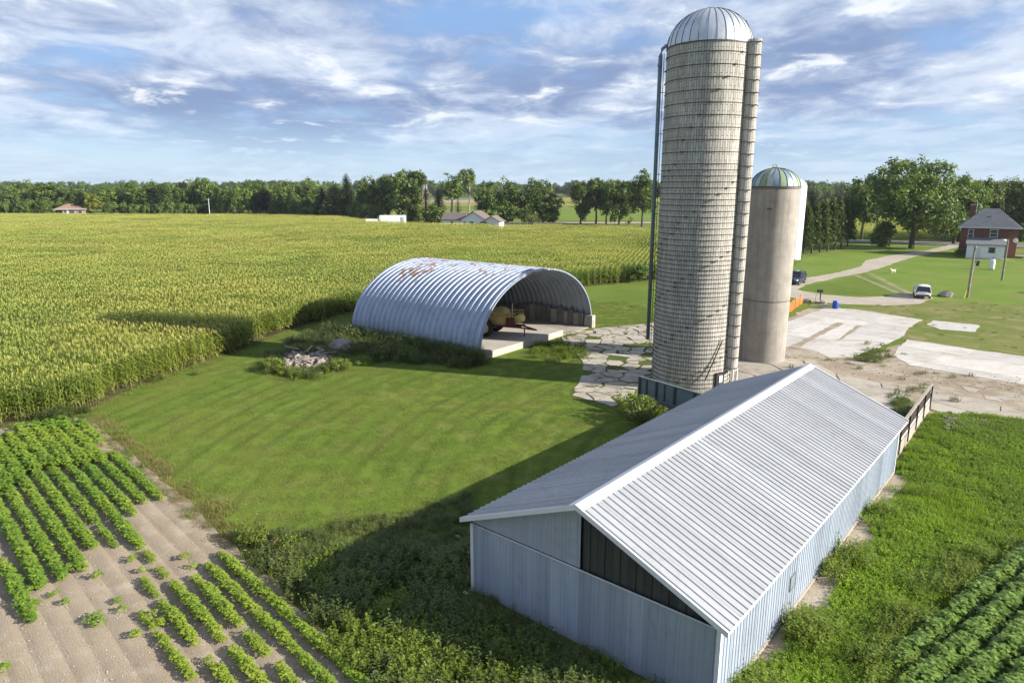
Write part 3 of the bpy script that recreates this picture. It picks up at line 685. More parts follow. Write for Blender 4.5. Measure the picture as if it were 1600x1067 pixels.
# ================================================================== silos
def dome(parent, rad, z0, rise, nseg, mats, ribmat, rib=0.02, open_at=None):
    M = 10; prof = [(rad * math.cos(i / M * math.pi / 2), z0 + rise * math.sin(i / M * math.pi / 2)) for i in range(M + 1)]; prof[-1] = (0.02, z0 + rise)
    dm = MB().lathe([(rad + .03, z0 - .04), (rad + .03, z0 + .05), (rad, z0 + .05)], 48).build('dome', ribmat, parent)
    for k in range(nseg):
        a0, a1 = 2 * math.pi * k / nseg, 2 * math.pi * (k + 1) / nseg
        if open_at is not None and a0 <= open_at < a1: p = prof[4:]
        else: p = prof
        MB().lathe(p, 3, a0=a0 + .004, a1=a1 - .004).build('dome_panel', mats[k % len(mats)], dm, True)
        mb = MB(); mb.tube([((r + .015) * math.cos(a0), (r + .015) * math.sin(a0), z + .01) for r, z in prof[:-1]], rib, 4)
        mb.build('dome_rib', ribmat, dm)
    MB().lathe([(.32, z0 + rise - .03), (.34, z0 + rise + .06), (.18, z0 + rise + .1), (0.01, z0 + rise + .12)], 12).build('dome_cap', mats[0], dm)
    return dm
def ring_mesh(rad, tr, n=56, a0=0, a1=2 * math.pi):
    mb = MB(); mb.lathe([(rad - tr, -tr), (rad + tr, -tr), (rad + tr, tr), (rad - tr, tr), (rad - tr, -tr)], n, a0=a0, a1=a1); return mb
def build_tall_silo():
    C = Vector((13.1, 48.5, 0)); H = 22.9; r = 2.75
    t = thing('stave_silo', 'tallest concrete stave silo with steel hoops, a domed silver roof and an outside chute', 'silo', C)
    MB().lathe([(r - .05, 0), (r - .05, H)], 72).build('joint_core', 'stave_joint', t)
    mb = MB(); ns = 100; row = .763; da = 2 * math.pi / ns; g = .012 / r; rr = random.Random(3)
    for k in range(ns):
        z = -(row / 2) * (k % 2)
        while z < H:
            za, zb = max(0, z + .012), min(H, z + row - .012); z += row
            if zb - za < .05: continue
            ro = r + rr.uniform(-.006, .006); a0, a1 = k * da + g, (k + 1) * da - g; ri = r - .045
            c = [(q * math.cos(a), q * math.sin(a), zz) for zz in (za, zb) for q, a in ((ri, a0), (ro, a0), (ro, a1), (ri, a1))]
            mb.add(c, [(1, 2, 6, 5), (0, 1, 5, 4), (2, 3, 7, 6), (4, 5, 6, 7), (0, 3, 2, 1)])
    mb.build('staves', 'stave', t, kind='stuff')
    mb = ring_mesh(r + .022, .017)
    for a in (0.0, 2.2, 4.3): mb.box(((r + .05) * math.cos(a), (r + .05) * math.sin(a), 0), (.09, .22, .07), a)
    hm = mb.mesh('hoop', 'hoop_steel'); z = .25; k = 0
    while z < H - .1:
        link('hoop', hm, t, loc=(0, 0, z), rz=R(-20) + .19 * (k % 12)); k += 1
        z += .305 if z < 9.5 else (.381 if z < 15.2 else .763)
    dome(t, r + .02, H, 2.42, 30, ['dome_steel'], 'dark_rib', .016, open_at=R(-24) % (2 * math.pi))
    MB().box(Matrix.Rotation(R(-24), 3, 'Z') @ Vector((r - .5, 0, H + .75)), (.06, .9, 1.4), R(-24)).build('hatch_shade_board', 'black_inside', t)  # black board added behind the dome hatch as the shade of the opening
    # chute
    ang = math.atan2(-.26, .965) - R(22); cx, cy = (r + .22) * math.cos(ang), (r + .22) * math.sin(ang); z0, z1 = 1.35, H + .22; R2 = .47
    ch = MB(); nst = 14; lo, hi = ang - R(118), ang + R(118)
    for k in range(nst):
        a0 = lo + (hi - lo) * k / nst + .02; a1 = lo + (hi - lo) * (k + 1) / nst - .02; z = z0 - .38 * (k % 2)
        while z < z1:
            za, zb = max(z0, z + .008), min(z1, z + .755); z += .763
            if zb - za < .05: continue
            ro, ri = R2, R2 - .06
            c = [(cx + q * math.cos(a), cy + q * math.sin(a), zz) for zz in (za, zb) for q, a in ((ri, a0), (ro, a0), (ro, a1), (ri, a1))]
            ch.add(c, [(1, 2, 6, 5), (0, 1, 5, 4), (2, 3, 7, 6), (4, 5, 6, 7), (0, 3, 2, 1), (0, 4, 7, 3)])
    chute = ch.build('chute', 'stave', t)
    hm2 = ring_mesh(R2 + .02, .016, 20, lo, hi)
    hm2.box(((R2 + .06) * math.cos(ang - .5), (R2 + .06) * math.sin(ang - .5), 0), (.14, .06, .06), ang - .5)
    hm2.box(((R2 + .05) * math.cos(ang + .9), (R2 + .05) * math.sin(ang + .9), 0), (.16, .06, .05), ang + .9)
    hm2 = hm2.mesh('chute_hoop', 'hoop_steel'); z = z0 + .2
    while z < z1: link('chute_hoop', hm2, chute, loc=(cx, cy, z)); z += .763
    # chute foot: white post, unloader door and steel braces
    e = Vector((math.cos(ang), math.sin(ang), 0)); s = Vector((-e.y, e.x, 0))
    for k in (-.45, .4): MB().tube([e * (r + .55) + s * k, e * (r + .55) + s * k + Vector((0, 0, 1.5))], .07, 8).build('chute_post', 'white_trim', t)
    p = Matrix.Rotation(ang - R(22), 3, 'Z') @ Vector((r + .06, 0, .75))
    d = MB().box(p, (.12, .75, 1.1), ang - R(22)).build('unloading_door', 'black_part', t)
    MB().box(p + Vector((.08 * e.x, .08 * e.y, .1)), (.06, .3, .5), ang - R(22)).build('door_bar', 'white_trim', d)
    q = Matrix.Rotation(ang - R(30), 3, 'Z')
    MB().tube([q @ Vector((r + .1, -.9, .9)), q @ Vector((r + .12, .35, 3.6))], .045, 6).build('brace', 'hoop_steel', t)
    # fill pipe with elbow, guide rods
    fa = math.atan2(.26, -.965) + R(4); f = Vector((math.cos(fa), math.sin(fa), 0)); pp = f * (r + .42)
    MB().tube([f * (r - .25) + Vector((0, 0, H + .25)), f * (r + .05) + Vector((0, 0, H + .28)), f * (r + .30) + Vector((0, 0, H + .08)), pp + Vector((0, 0, H - .35)), pp + Vector((0, 0, 3.0))], .115, 12).build('fill_pipe', 'pipe_blue', t, True)
    MB().tube([pp + Vector((0, 0, H - 1.05)), pp + Vector((0, 0, H - .85))], .16, 12).build('pipe_collar', 'pipe_blue', t)
    MB().tube([pp + Vector((0, 0, 10.0)), pp + Vector((0, 0, 10.15))], .15, 12).build('pipe_collar', 'pipe_blue', t)
    for o_ in (.16, .28):
        q0 = f * (r + o_) + Vector((-f.y, f.x, 0)) * -.22
        MB().tube([q0 + Vector((0, 0, 2.1)), q0 + Vector((0, 0, H - .2))], .022, 6).build('guide_rod', 'hoop_steel', t)
    z = 4.0
    while z < H: MB().tube([f * r + Vector((0, 0, z)), f * (r + .42) + Vector((0, 0, z))], .022, 5).build('pipe_bracket', 'hoop_steel', t); z += 2.7
build_tall_silo()

def build_poured_silo():
    C = Vector((20.75, 55.25, 0)); H = 13.95; r = 1.86
    t = thing('poured_silo', 'shorter smooth concrete silo with a green and pale striped dome behind the tall silo', 'silo', C)
    prof = []; z = 0
    while z < H - .05:                                            # casting lifts leave a small step at each joint
        z1 = min(H, z + .86); prof += [(r, z + .006), (r, z1 - .012), (r - .010, z1 - .008), (r - .010, z1)]; z = z1
    MB().lathe(prof, 64).build('shell', 'poured', t, False)
    hm = ring_mesh(r + .012, .016).mesh('hoop', 'hoop_steel')
    for z in (5.05, H - .12): link('hoop', hm, t, loc=(0, 0, z))
    MB().box(Matrix.Rotation(R(-118), 3, 'Z') @ Vector((r + .02, 0, 12.3)), (.08, .34, .12), R(-118)).build('bracket', 'dark_rib', t)
    dome(t, r + .02, H, 1.45, 22, ['dome_pale', 'dome_green', 'dome_pale', 'dome_blue', 'dome_green', 'dome_blue'], 'dark_rib', .02)
    MB().tube([(.15, .2, H + 1.5), (-.15, -.2, H + 1.72), (-.5, -.4, H + 1.62)], .03, 6).build('dome_handle', 'dark_rib', t)
build_poured_silo()

def build_white_bin():
    c = at_y(1239.5, 405, 134.7)
    t = thing('white_bin', 'slim white steel tower silo partly hidden behind the green domed silo', 'silo', (c.x - .4, c.y, 0))
    H = 13.7; r = 1.7; prof = []; z = 0
    while z < H - .01: prof += [(r, z), (r + .03, z + .2), (r, z + .4)]; z += .4
    MB().lathe(prof, 40).build('shell', 'bin_white', t, True)
    MB().lathe([(r + .04, H), (r * .98, H + .45), (r * .86, H + .9), (r * .62, H + 1.3), (r * .3, H + 1.52), (.02, H + 1.6)], 32).build('dome', 'bin_white', t, True)
    MB().box((-r - .12, 0, H / 2), (.1, .5, H)).build('ladder_cage', 'dome_steel', t)
build_white_bin()

# ================================================================== arched machine shed
QA = 2.486; QC = Vector((2.739, 61.309, 0)); QW, QH, QB, QL = 8.70, 5.93, 0.70, 16.15
def build_quonset():
    t = thing('arched_shed', 'open fronted arched steel machine shed with rust patches on its crown', 'machine shed', QC, QA)
    # local x runs back along the barrel, local y to the camera's left
    NP = 25; w = QL / NP; cs = [(0, 0), (.09, 0), (.19, .13), (w - .25, .13), (w - .15, 0), (w - .004, 0)]; NA = 40
    mb = MB(); vs = []
    for j in range(NA + 1):
        a = math.pi * j / NA
        n = Vector((math.cos(a) / QW, math.sin(a) / QH)).normalized()
        for x, h in cs: vs.append((x, QW * math.cos(a) + n.x * h, QB + QH * math.sin(a) + n.y * h))
    k = len(cs); fs = [(j * k + i, j * k + i + 1, (j + 1) * k + i + 1, (j + 1) * k + i) for j in range(NA) for i in range(k - 1)]
    mb.add(vs, fs); base = mb.mesh('arch_panel', 'arch_steel')
    for i in range(NP):
        me = base.copy(); me.transform(Matrix.Translation((i * w, 0, 0)))       # own mesh: rust follows the shed's length
        link('arch_panel', me, t)
    mb = MB(); vs = []
    for j in range(NA + 1):
        a = math.pi * j / NA
        for x, d in ((-.03, .10), (-.03, -.03), (.03, .10)): vs.append((x, (QW + d) * math.cos(a), QB + (QH + d) * math.sin(a)))
    mb.add(vs, [f for j in range(NA) for f in ((j * 3, j * 3 + 1, j * 3 + 4, j * 3 + 3), (j * 3, j * 3 + 3, j * 3 + 5, j * 3 + 2))]); mb.build('edge_flashing', 'arch_steel', t)
    # end wall at the back
    pts = [(QL - .12, QW * math.cos(math.pi * j / 24), QB + QH * math.sin(math.pi * j / 24)) for j in range(25)]
    ew = MB(); ew.poly([(QL - .12, QW, 0)] + pts[::-1] + [(QL - .12, -QW, 0)]); ew.poly(([(QL - .06, QW, 0)] + pts[::-1] + [(QL - .06, -QW, 0)])[::-1])
    ew.build('end_wall', 'arch_steel', t)
    # stem walls
    MB().box((QL / 2 + .1, QW + .06, .36), (QL - .2, .3, .70)).build('stem_wall', 'concrete', t)
    sw = MB().box((QL / 2 - .1, -QW - .06, .36), (QL + .5, .34, .72)).build('stem_wall', 'concrete', t)
    MB().box((.15, -QW - .02, .62), (.9, .62, 1.24)).build('end_pier', 'concrete', t)
    x = .7; r = random.Random(4)
    while x < QL - 1:
        h = r.uniform(1.35, 1.8); wd = r.uniform(.5, .95)
        MB().box((x + wd / 2, -QW + .42 - r.uniform(0, .1), h / 2), (wd - .06, .16, h)).build('wall_block', 'concrete_dark' if r.random() < .7 else 'concrete', t); x += wd
    # raised slab across two thirds of the opening
    fl = MB(); y1, y0 = QW - .05, -QW * .40
    fl.box((QL / 2 - .10, (y0 + y1) / 2, .28), (QL - .1, y1 - y0, .62)); f = fl.build('floor_slab', 'concrete', t)
    MB().box((QL / 2, (-QW + y0) / 2 + .1, .01), (QL, y0 + QW - .5, .10)).build('lower_floor', 'slab_grey', t)
    MB().box((1.0, y1 - 1.2, .61), (1.9, .28, .05), R(12)).build('timber', 'wood_grey', f)
build_quonset()
QM = Matrix.Translation(QC) @ Matrix.Rotation(QA, 4, 'Z')
def qpt(x, y, z=0.0): return QM @ Vector((x, y, z))

def wheel(parent, c, r, w, rim='cream_rim', axis='Y'):
    tt = MB(); prof = [(r * .58, -w / 2), (r * .9, -w / 2), (r, -w * .33), (r, w * .33), (r * .9, w / 2), (r * .58, w / 2)]
    tt.lathe(prof, 22, c, axis=axis); wl = tt.build('wheel', 'rubber', parent)
    MB().lathe([(.01, -w * .30), (r * .2, -w * .36), (r * .25, -w * .2), (r * .5, -w * .2), (r * .6, -w * .44), (r * .6, w * .44), (r * .5, w * .2), (r * .25, w * .2), (r * .2, w * .36), (.01, w * .30)], 22, c, axis=axis).build('rim', rim, wl)
    return wl
def build_sprayer():
    # front pointed out of the shed; placed on the slab
    p = G(783, 523, .59); t = thing('field_sprayer', 'faded yellow trailed crop sprayer with folded booms parked inside the arched shed', 'farm sprayer', p, QA + R(196))
    for s in (1, -1): wheel(t, (-.95, s * 1.15, .72), .72, .36)
    for s in (1, -1): MB().box((.1, s * .42, .82), (3.6, .12, .16)).build('chassis_rail', 'sprayer_red', t)
    MB().box((-.95, 0, .76), (.14, 2.2, .14)).build('axle', 'sprayer_red', t)
    MB().tube([(1.8, .4, .78), (3.0, 0, .62), (1.8, -.4, .78)], .07, 6).build('drawbar', 'sprayer_red', t)
    MB().lathe([(.05, -1.5), (.62, -1.42), (.78, -1.15), (.80, 0), (.78, .7), (.62, .95), (.05, 1.05)], 22, (-.35, 0, 1.52), axis='X').build('tank', 'sprayer_yellow', t, True)
    MB().lathe([(.05, -.55), (.30, -.52), (.34, -.42), (.34, .42), (.30, .52), (.05, .55)], 18, (1.55, 0.1, 1.42), axis='Y').build('rinse_tank', 'tank_yellow', t, True)
    MB().tube([(-.3, 0, 2.28), (-.3, 0, 2.42)], .22, 12).build('tank_lid', 'black_part', t)
    for s in (1, -1):
        bo = MB()
        for dz in (0, .34): bo.tube([(-2.0, s * 1.0, 1.5 + dz), (1.6, s * .9, 1.75 + dz * .6)], .055, 5)
        for k in range(8):
            x = -2.0 + k * .45; bo.tube([(x, s * (1.0 - .0 * k), 1.5 + .03 * k), (x + .22, s * .98, 1.84 + .03 * k)], .032, 4)
        bo.build('boom', 'sprayer_yellow', t)
    MB().box((-1.95, 0, 1.45), (.16, 1.9, .9)).build('boom_rack', 'sprayer_red', t)
    MB().tube([(.9, .2, 1.0), (.9, .2, 2.6)], .035, 6).build('mast', 'white_trim', t)
    MB().box((1.05, -.35, 1.25), (.5, .5, .7)).build('pump_box', 'sprayer_red', t)
    MB().tube([(1.2, .35, 1.7), (1.5, .55, 1.3), (1.1, .6, .95), (.7, .4, .9)], .045, 6).build('hose', 'black_part', t)
    for i in range(3): MB().tube([(.7 + .2 * i, -.5 + .4 * i, .9), (.72 + .2 * i, -.5 + .4 * i, 1.9)], .04, 6).build('pipe', 'sprayer_red', t)
    MB().tube([(2.0, .0, .70), (2.0, .0, .02)], .05, 6).build('jack_stand', 'sprayer_red', t)
    t.scale = (1.15, 1.15, 1.15)
build_sprayer()

# ================================================================== farmhouse
def window(parent, w, h, c, yaxis, frame='white_trim', n=(0, -1, 0), mull=True):
    """framed window on a wall facing n, centre c, in the thing's local axes"""
    n = Vector(n); rz = math.atan2(n.y, n.x); M = Matrix.Rotation(rz, 3, 'Z'); c = Vector(c)
    fb = MB()
    for dy, dz, sy, sz in ((0, h / 2, w + .16, .1), (0, -h / 2, w + .2, .1), (w / 2, 0, .1, h - .1), (-w / 2, 0, .1, h - .1)): fb.box(c + M @ Vector((.03, dy, dz)), (.1, sy, sz), rz)
    if mull: fb.box(c + M @ Vector((.025, 0, 0)), (.06, w - .1, .06), rz)
    f = fb.build('window', frame, parent)
    MB().box(c + M @ Vector((.0, 0, 0)), (.04, w - .08, h - .08), rz).build('pane', 'glass_dark', f)
    return f
def hip_roof(parent, x0, x1, y0, y1, ez, rz_, ov, inset, mat, course=.34, name='roof', trim='white_trim'):
    """hip roof with its courses of shingles as real steps; ridge along x"""
    X0, X1, Y0, Y1 = x0 - ov, x1 + ov, y0 - ov, y1 + ov; ym = (Y0 + Y1) / 2; ra, rb = X0 + inset, X1 - inset
    mb = MB(); mb.add([(X0, Y0, ez), (X1, Y0, ez), (X1, Y1, ez), (X0, Y1, ez), (ra, ym, rz_ - .04), (rb, ym, rz_ - .04)], [(0, 1, 5, 4), (1, 2, 5), (2, 3, 4, 5), (3, 0, 4), (3, 2, 1, 0)])
    rf = mb.build(name, mat, parent)
    nc = max(4, int(math.hypot((Y1 - Y0) / 2, rz_ - ez) / course)); cr = MB()
    for (A, B, Cc, D) in (((X0, Y0), (X1, Y0), (rb, ym), (ra, ym)), ((X1, Y0), (X1, Y1), (rb, ym), (rb, ym)), ((X1, Y1), (X0, Y1), (ra, ym), (rb, ym)), ((X0, Y1), (X0, Y0), (ra, ym), (ra, ym))):
        A, B, Cc, D = (Vector(p) for p in (A, B, Cc, D))
        for i in range(nc):
            t0, t1 = i / nc, (i + 1) / nc; z0, z1 = ez + (rz_ - ez) * t0, ez + (rz_ - ez) * t1
            p0, p1 = A.lerp(D, t0), B.lerp(Cc, t0); q0, q1 = A.lerp(D, t1), B.lerp(Cc, t1)
            L = max(1, int((p1 - p0).length / .9)); ns = L
            for s in range(ns):
                a, b = s / ns + .004, (s + 1) / ns - .004
                u0, u1 = p0.lerp(p1, a), p0.lerp(p1, b); w0, w1 = q0.lerp(q1, a), q0.lerp(q1, b)
                cr.quad((u0.x, u0.y, z0 + .05), (u1.x, u1.y, z0 + .05), (w1.x, w1.y, z1 + .012), (w0.x, w0.y, z1 + .012))
    cr.build('shingles', mat, rf, kind='stuff')
    for (a, b) in (((X0, Y0), (X1, Y0)), ((X1, Y0), (X1, Y1)), ((X1, Y1), (X0, Y1)), ((X0, Y1), (X0, Y0))):
        a, b = Vector(a), Vector(b); d = b - a; MB().box(((a.x + b.x) / 2, (a.y + b.y) / 2, ez - .07), (d.length + .06, .06, .18), math.atan2(d.y, d.x)).build('eave_trim', trim, rf)
    return rf
def build_house():
    a = at_y(1497.5, 353.5, 142.0); A = Vector((a.x + .5, a.y - .3, 0))
    t = thing('brick_house', 'two storey red brick farmhouse with a grey hip roof, chimney and white lean-to', 'house', A, math.atan2(-.55, .84))
    Wd, Dp, EZ, RZ = 9.6, 8.4, 5.9, 9.5
    MB().box((Wd / 2, Dp / 2, EZ / 2), (Wd, Dp, EZ)).build('wall', 'brick', t)
    br = MB(); r = random.Random(9); z = .1; k = 0                     # proud brick courses
    while z < EZ - .15:
        x = .02 + (.18 if k % 2 else 0)
        while x < Wd - .4:
            br.box((x + .18, -.006, z + .07), (.36, .02, .15)); x += .385
        y = .02 + (.18 if k % 2 else 0)
        while y < Dp - .4: br.box((Wd + .006, y + .18, z + .07), (.02, .36, .15)); y += .385
        z += .172; k += 1
    br.build('bricks', 'brick', t, kind='stuff')
    rf = hip_roof(t, 0, Wd, 0, Dp, EZ, RZ, .55, 4.05, 'slate_shingle')
    ch = MB().box((1.5, 5.2, 8.4), (.85, .85, 3.6)).build('chimney', 'brick', rf)
    MB().box((1.5, 5.2, 10.26), (1.0, 1.0, .14)).build('chimney_cap', 'concrete', ch)
    MB().tube([(2.2, 4.6, 7.5), (2.2, 4.6, 10.9)], .05, 6).build('vent_pipe', 'white_trim', rf)
    MB().box((4.6, 2.3, 7.95), (.5, .35, .35)).build('roof_vent', 'dark_rib', rf)
    window(t, .85, 1.7, (1.75, -.02, 4.55), 0); window(t, 1.25, 1.45, (5.6, -.02, 4.75), 0)
    window(t, .9, 1.5, (Wd + .02, 3, 4.6), 0, n=(1, 0, 0)); window(t, .9, 1.5, (Wd + .02, 6, 2.2), 0, n=(1, 0, 0))
    # white lean-to
    lx0, lx1, ly = 1.4, 7.6, -4.8
    le = MB(); le.box(((lx0 + lx1) / 2, ly / 2 - .02, 1.4), (lx1 - lx0, -ly, 2.8))
    ln = le.build('lean_to', 'white_siding', t)
    mb = MB(); a = [(ly - .35, 2.72), (-.03, 3.75), (-.03, 3.87), (ly - .35, 2.84)]
    mb.add([(lx0 - .25, y, z) for y, z in a] + [(lx1 + .25, y, z) for y, z in a], [(0, 1, 2, 3), (7, 6, 5, 4)] + [(i, 4 + i, 4 + (i + 1) % 4, (i + 1) % 4) for i in range(4)]); mb.build('lean_to_roof', 'tan_shingle' if False else 'slate_shingle', ln)
    for xx in (lx0 + .02, lx1 - .02): MB().poly([(xx, -.03, 2.8), (xx, ly, 2.8), (xx, -.03, 3.78)] if xx < 4 else [(xx, ly, 2.8), (xx, -.03, 2.8), (xx, -.03, 3.78)]).build('gable_end', 'white_siding', ln)
    for k in range(10): MB().box(((lx0 + lx1) / 2, ly - .03, .35 + k * .24), (lx1 - lx0 - .04, .03, .215)).build('siding_board', 'white_siding', ln)
    window(ln, .95, .95, (5.55, ly - .05, 1.75), 0, 'dark_rib')
    dr = MB().box((3.3, ly - .05, 1.05), (.9, .06, 2.0)).build('door', 'white_trim', ln); MB().box((3.62, ly - .1, 1.0), (.06, .06, .06)).build('handle', 'dark_rib', dr)
    MB().box((4.6, ly - .6, .08), (2.2, 1.1, .16)).build('step', 'concrete', t)
    MB().tube([(Wd - .3, -.1, 3.4), (Wd - .3, -.5, 3.5)], .03, 6).build('dish_arm', 'dark_rib', t)
    MB().lathe([(.02, -.62), (.25, -.66), (.42, -.74), (.45, -.78)], 14, (Wd - .3, 0, 3.55), axis='Y').build('satellite_dish', 'white_trim', t, True)
    # small deck at the sunny end
    dk = MB().box((Wd + 1.0, 2.2, .35), (1.9, 2.6, .14)).build('deck', 'wood_grey', t)
    for y in (1.0, 3.4): MB().box((Wd + 1.85, y, .75), (.1, .1, 1.4)).build('deck_post', 'wood_grey', dk)
    MB().box((Wd + 1.85, 2.2, 1.4), (.1, 2.6, .08)).build('deck_rail', 'wood_grey', dk)
build_house()
def bin_can(u, v, mat, label, cat='bin', s=1.0):
    p = G(u, v); t = thing('garden_bin', label, cat, p)
    MB().lathe([(.28 * s, 0), (.36 * s, .85 * s)], 14).build('body', mat, t); MB().lathe([(.38 * s, .85 * s), (.36 * s, .93 * s), (.01, .97 * s)], 14).build('lid', mat, t)
bin_can(1527, 415.5, 'black_part', 'black round bin on the grass in front of the white lean-to')
def build_propane():
    t = thing('white_drum', 'white upright drum with a pipe standing on the grass before the lean-to', 'drum', G(1549.5, 421.5))
    MB().lathe([(.01, 0), (.36, .04), (.40, .3), (.40, 1.5), (.30, 1.75), (.01, 1.82)], 16).build('body', 'white_siding', t, True)
    MB().tube([(0, 0, 1.8), (0, 0, 2.2)], .06, 6).build('pipe', 'rail_dark', t)
build_propane()

# ================================================================== vehicles
def car(label, paint, kind, loc, rz, L=4.6, Wd=1.82, H=1.68, suv=True):
    """front faces local +x"""
    t = thing('parked_car', label, kind, loc, rz); hw = Wd / 2
    def loft(secs, mat, name, parent, smooth=True):
        mb = MB(); n = len(secs[0]); base = [p for s in secs for p in s]
        fs = [(i * n + j, i * n + (j + 1) % n, (i + 1) * n + (j + 1) % n, (i + 1) * n + j) for i in range(len(secs) - 1) for j in range(n)]
        fs += [tuple(range(n - 1, -1, -1)), tuple(range((len(secs) - 1) * n, len(secs) * n))]
        mb.add(base, fs); return mb.build(name, mat, parent, smooth)
    def sec(x, w, zb, zt, sh=.8):
        return [(x, -w * .9, zb), (x, w * .9, zb), (x, w, zb + (zt - zb) * .3), (x, w, zb + (zt - zb) * sh), (x, w * .9, zt), (x, -w * .9, zt), (x, -w, zb + (zt - zb) * sh), (x, -w, zb + (zt - zb) * .3)]
    b = -L / 2; f = L / 2; belt = H * .60
    secs = [sec(b, hw * .86, .42, belt * .86), sec(b + .12, hw * .95, .30, belt * .97), sec(b + .6, hw, .26, belt), sec(0, hw, .25, belt), sec(f - 1.35, hw, .26, belt * .98), sec(f - .7, hw * .98, .26, belt * .92), sec(f - .15, hw * .92, .30, belt * .80), sec(f, hw * .8, .40, belt * .62)]
    body = loft(secs, paint, 'body', t)
    def cab(x, w0, w1, z0, z1): return [(x[0], -w0, z0), (x[0], w0, z0), (x[1], w1, z1), (x[1], -w1, z1)]
    rb = .10 if suv else .55
    g0 = cab((b + .08, b + .08 + rb + .25), hw * .93, hw * .76, belt - .03, H - .06); g1 = cab((f - 1.25, f - 2.05), hw * .93, hw * .76, belt - .03, H - .06)
    mb = MB(); mb.add(g0 + g1, [(0, 1, 2, 3), (7, 6, 5, 4), (0, 4, 5, 1), (3, 2, 6, 7), (1, 5, 6, 2), (0, 3, 7, 4)]); mb.build('glass', 'glass_dark', t)
    xr0, xr1 = g0[2][0] - .06, g1[2][0] + .04
    rs = [[(x, -w, H - .07), (x, w, H - .07), (x, w * .93, H - .0 + z), (x, -w * .93, H - .0 + z)] for x, w, z in ((xr0, hw * .76, -.03), (xr0 + .3, hw * .8, .0), ((xr0 + xr1) / 2, hw * .8, .02), (xr1, hw * .77, -.03))]
    loft(rs, paint, 'roof', t)
    for s in (1, -1):
        pl = MB()
        for (xa, xb) in ((g0[0][0] + .02, g0[2][0]), (-.15, -.15), (g1[0][0], g1[2][0])):
            pl.tube([(xa, s * hw * .93, belt - .03), (xb, s * hw * .77, H - .07)], .05, 5)
        pl.build('pillar', paint, t)
        for x in (b + .85, f - .9):
            wl = wheel(t, (x, s * (hw - .10), .35), .35, .24, 'chrome')
            MB().lathe([(.37, 0), (.43, 0), (.43, .02), (.37, .02)], 16, (x, s * (hw + .0) - .01, .37), axis='Y').build('arch_trim', 'black_part', body)
        MB().box((f - .14, s * hw * .68, belt * .72), (.16, .42, .14), R(-s * 12)).build('headlight', 'lamp_clear', t)
        MB().box((b + .06, s * hw * .78, belt * .84), (.10, .26, .24)).build('taillight', 'lamp_red', t)
        mi = MB().box((f - 1.45, s * (hw + .08), belt + .06), (.14, .2, .14)).build('mirror', paint, t)
        MB().box((f - 1.52, s * (hw + .08), belt + .06), (.02, .16, .1)).build('mirror_glass', 'glass_dark', mi)
        MB().box((.25, s * (hw + .008), belt * .86), (.18, .03, .035)).build('door_handle', 'black_part', body)
        if suv: MB().tube([(xr0 + .2, s * hw * .68, H + .05), (xr1 - .2, s * hw * .68, H + .05)], .025, 5).build('roof_rail', 'dark_rib', t)
    MB().box((f - .02, 0, belt * .58), (.08, 1.0, .22)).build('grille', 'black_part', t)
    MB().box((f - .04, 0, .36), (.14, Wd * .8, .16)).build('bumper', 'black_part', t)
    MB().box((b + .02, 0, .42), (.14, Wd * .82, .18)).build('bumper', 'black_part', t)
    MB().box((b + .01, 0, belt * .70), (.03, .5, .14)).build('number_plate', 'lamp_clear', t)
    return t
car('white hatchback parked at the bend of the gravel drive, rear window towards the yard', 'car_white', 'car', G(1440, 463.5), R(62), 4.5, 1.85, 1.62)
car('dark navy SUV parked on the gravel drive beside the green domed silo', 'car_dark', 'car', G(1243, 443), R(232), 4.7, 1.9, 1.75)

# ================================================================== yard clutter
def utility_pole(u0, v0, vt, label, lamp=False):
    p = G(u0, v0); top = at_y(u0 + (CX - u0) * -0.02, vt, p.y).z
    t = thing('utility_pole', label, 'utility pole', p)
    MB().tube([(0, 0, -.2), (0, 0, top)], [.17, .11], 10).build('pole', 'wood_grey', t)
    if lamp:
        MB().tube([(0, 0, top - .3), (-.5, -.3, top - .05), (-.9, -.5, top - .05)], .035, 6).build('lamp_arm', 'dome_steel', t)
        MB().lathe([(.02, .16), (.2, .1), (.26, 0), (.2, -.14), (.02, -.2)], 12, (-1.05, -.58, top - .1)).build('lamp_head', 'white_siding', t, True)
    else:
        MB().box((0, -.12, top - .5), (.14, .1, .5)).build('bracket', 'dark_rib', t)
        for k in range(2): MB().lathe([(.02, 0), (.05, .03), (.05, .1), (.02, .14)], 8, (0, -.2, top - .65 + .3 * k)).build('insulator', 'white_trim', t)
    MB().box((.0, -.17, 1.6), (.12, .03, .3)).build('tag_plate', 'dome_steel', t)
    return t, top
utility_pole(1512, 465, 383, 'grey wooden utility pole standing on the lawn beside the yellow guy guard')
utility_pole(1565.5, 438.5, 374, 'grey wooden pole with a white yard lamp near the farmhouse', True)
g0 = G(1506, 465.5); g1 = at_y(1514, 443, 87.3)
t = thing('guy_guard', 'bright yellow plastic guy wire guard slanting against the utility pole', 'guy guard', g0)
MB().tube([(0, 0, 0), tuple((g1 - g0))], .07, 8).build('sleeve', 'yellow_plastic', t); MB().tube([tuple((g1 - g0)), tuple((g1 - g0) * 2.6)], .015, 5).build('guy_wire', 'dome_steel', t)

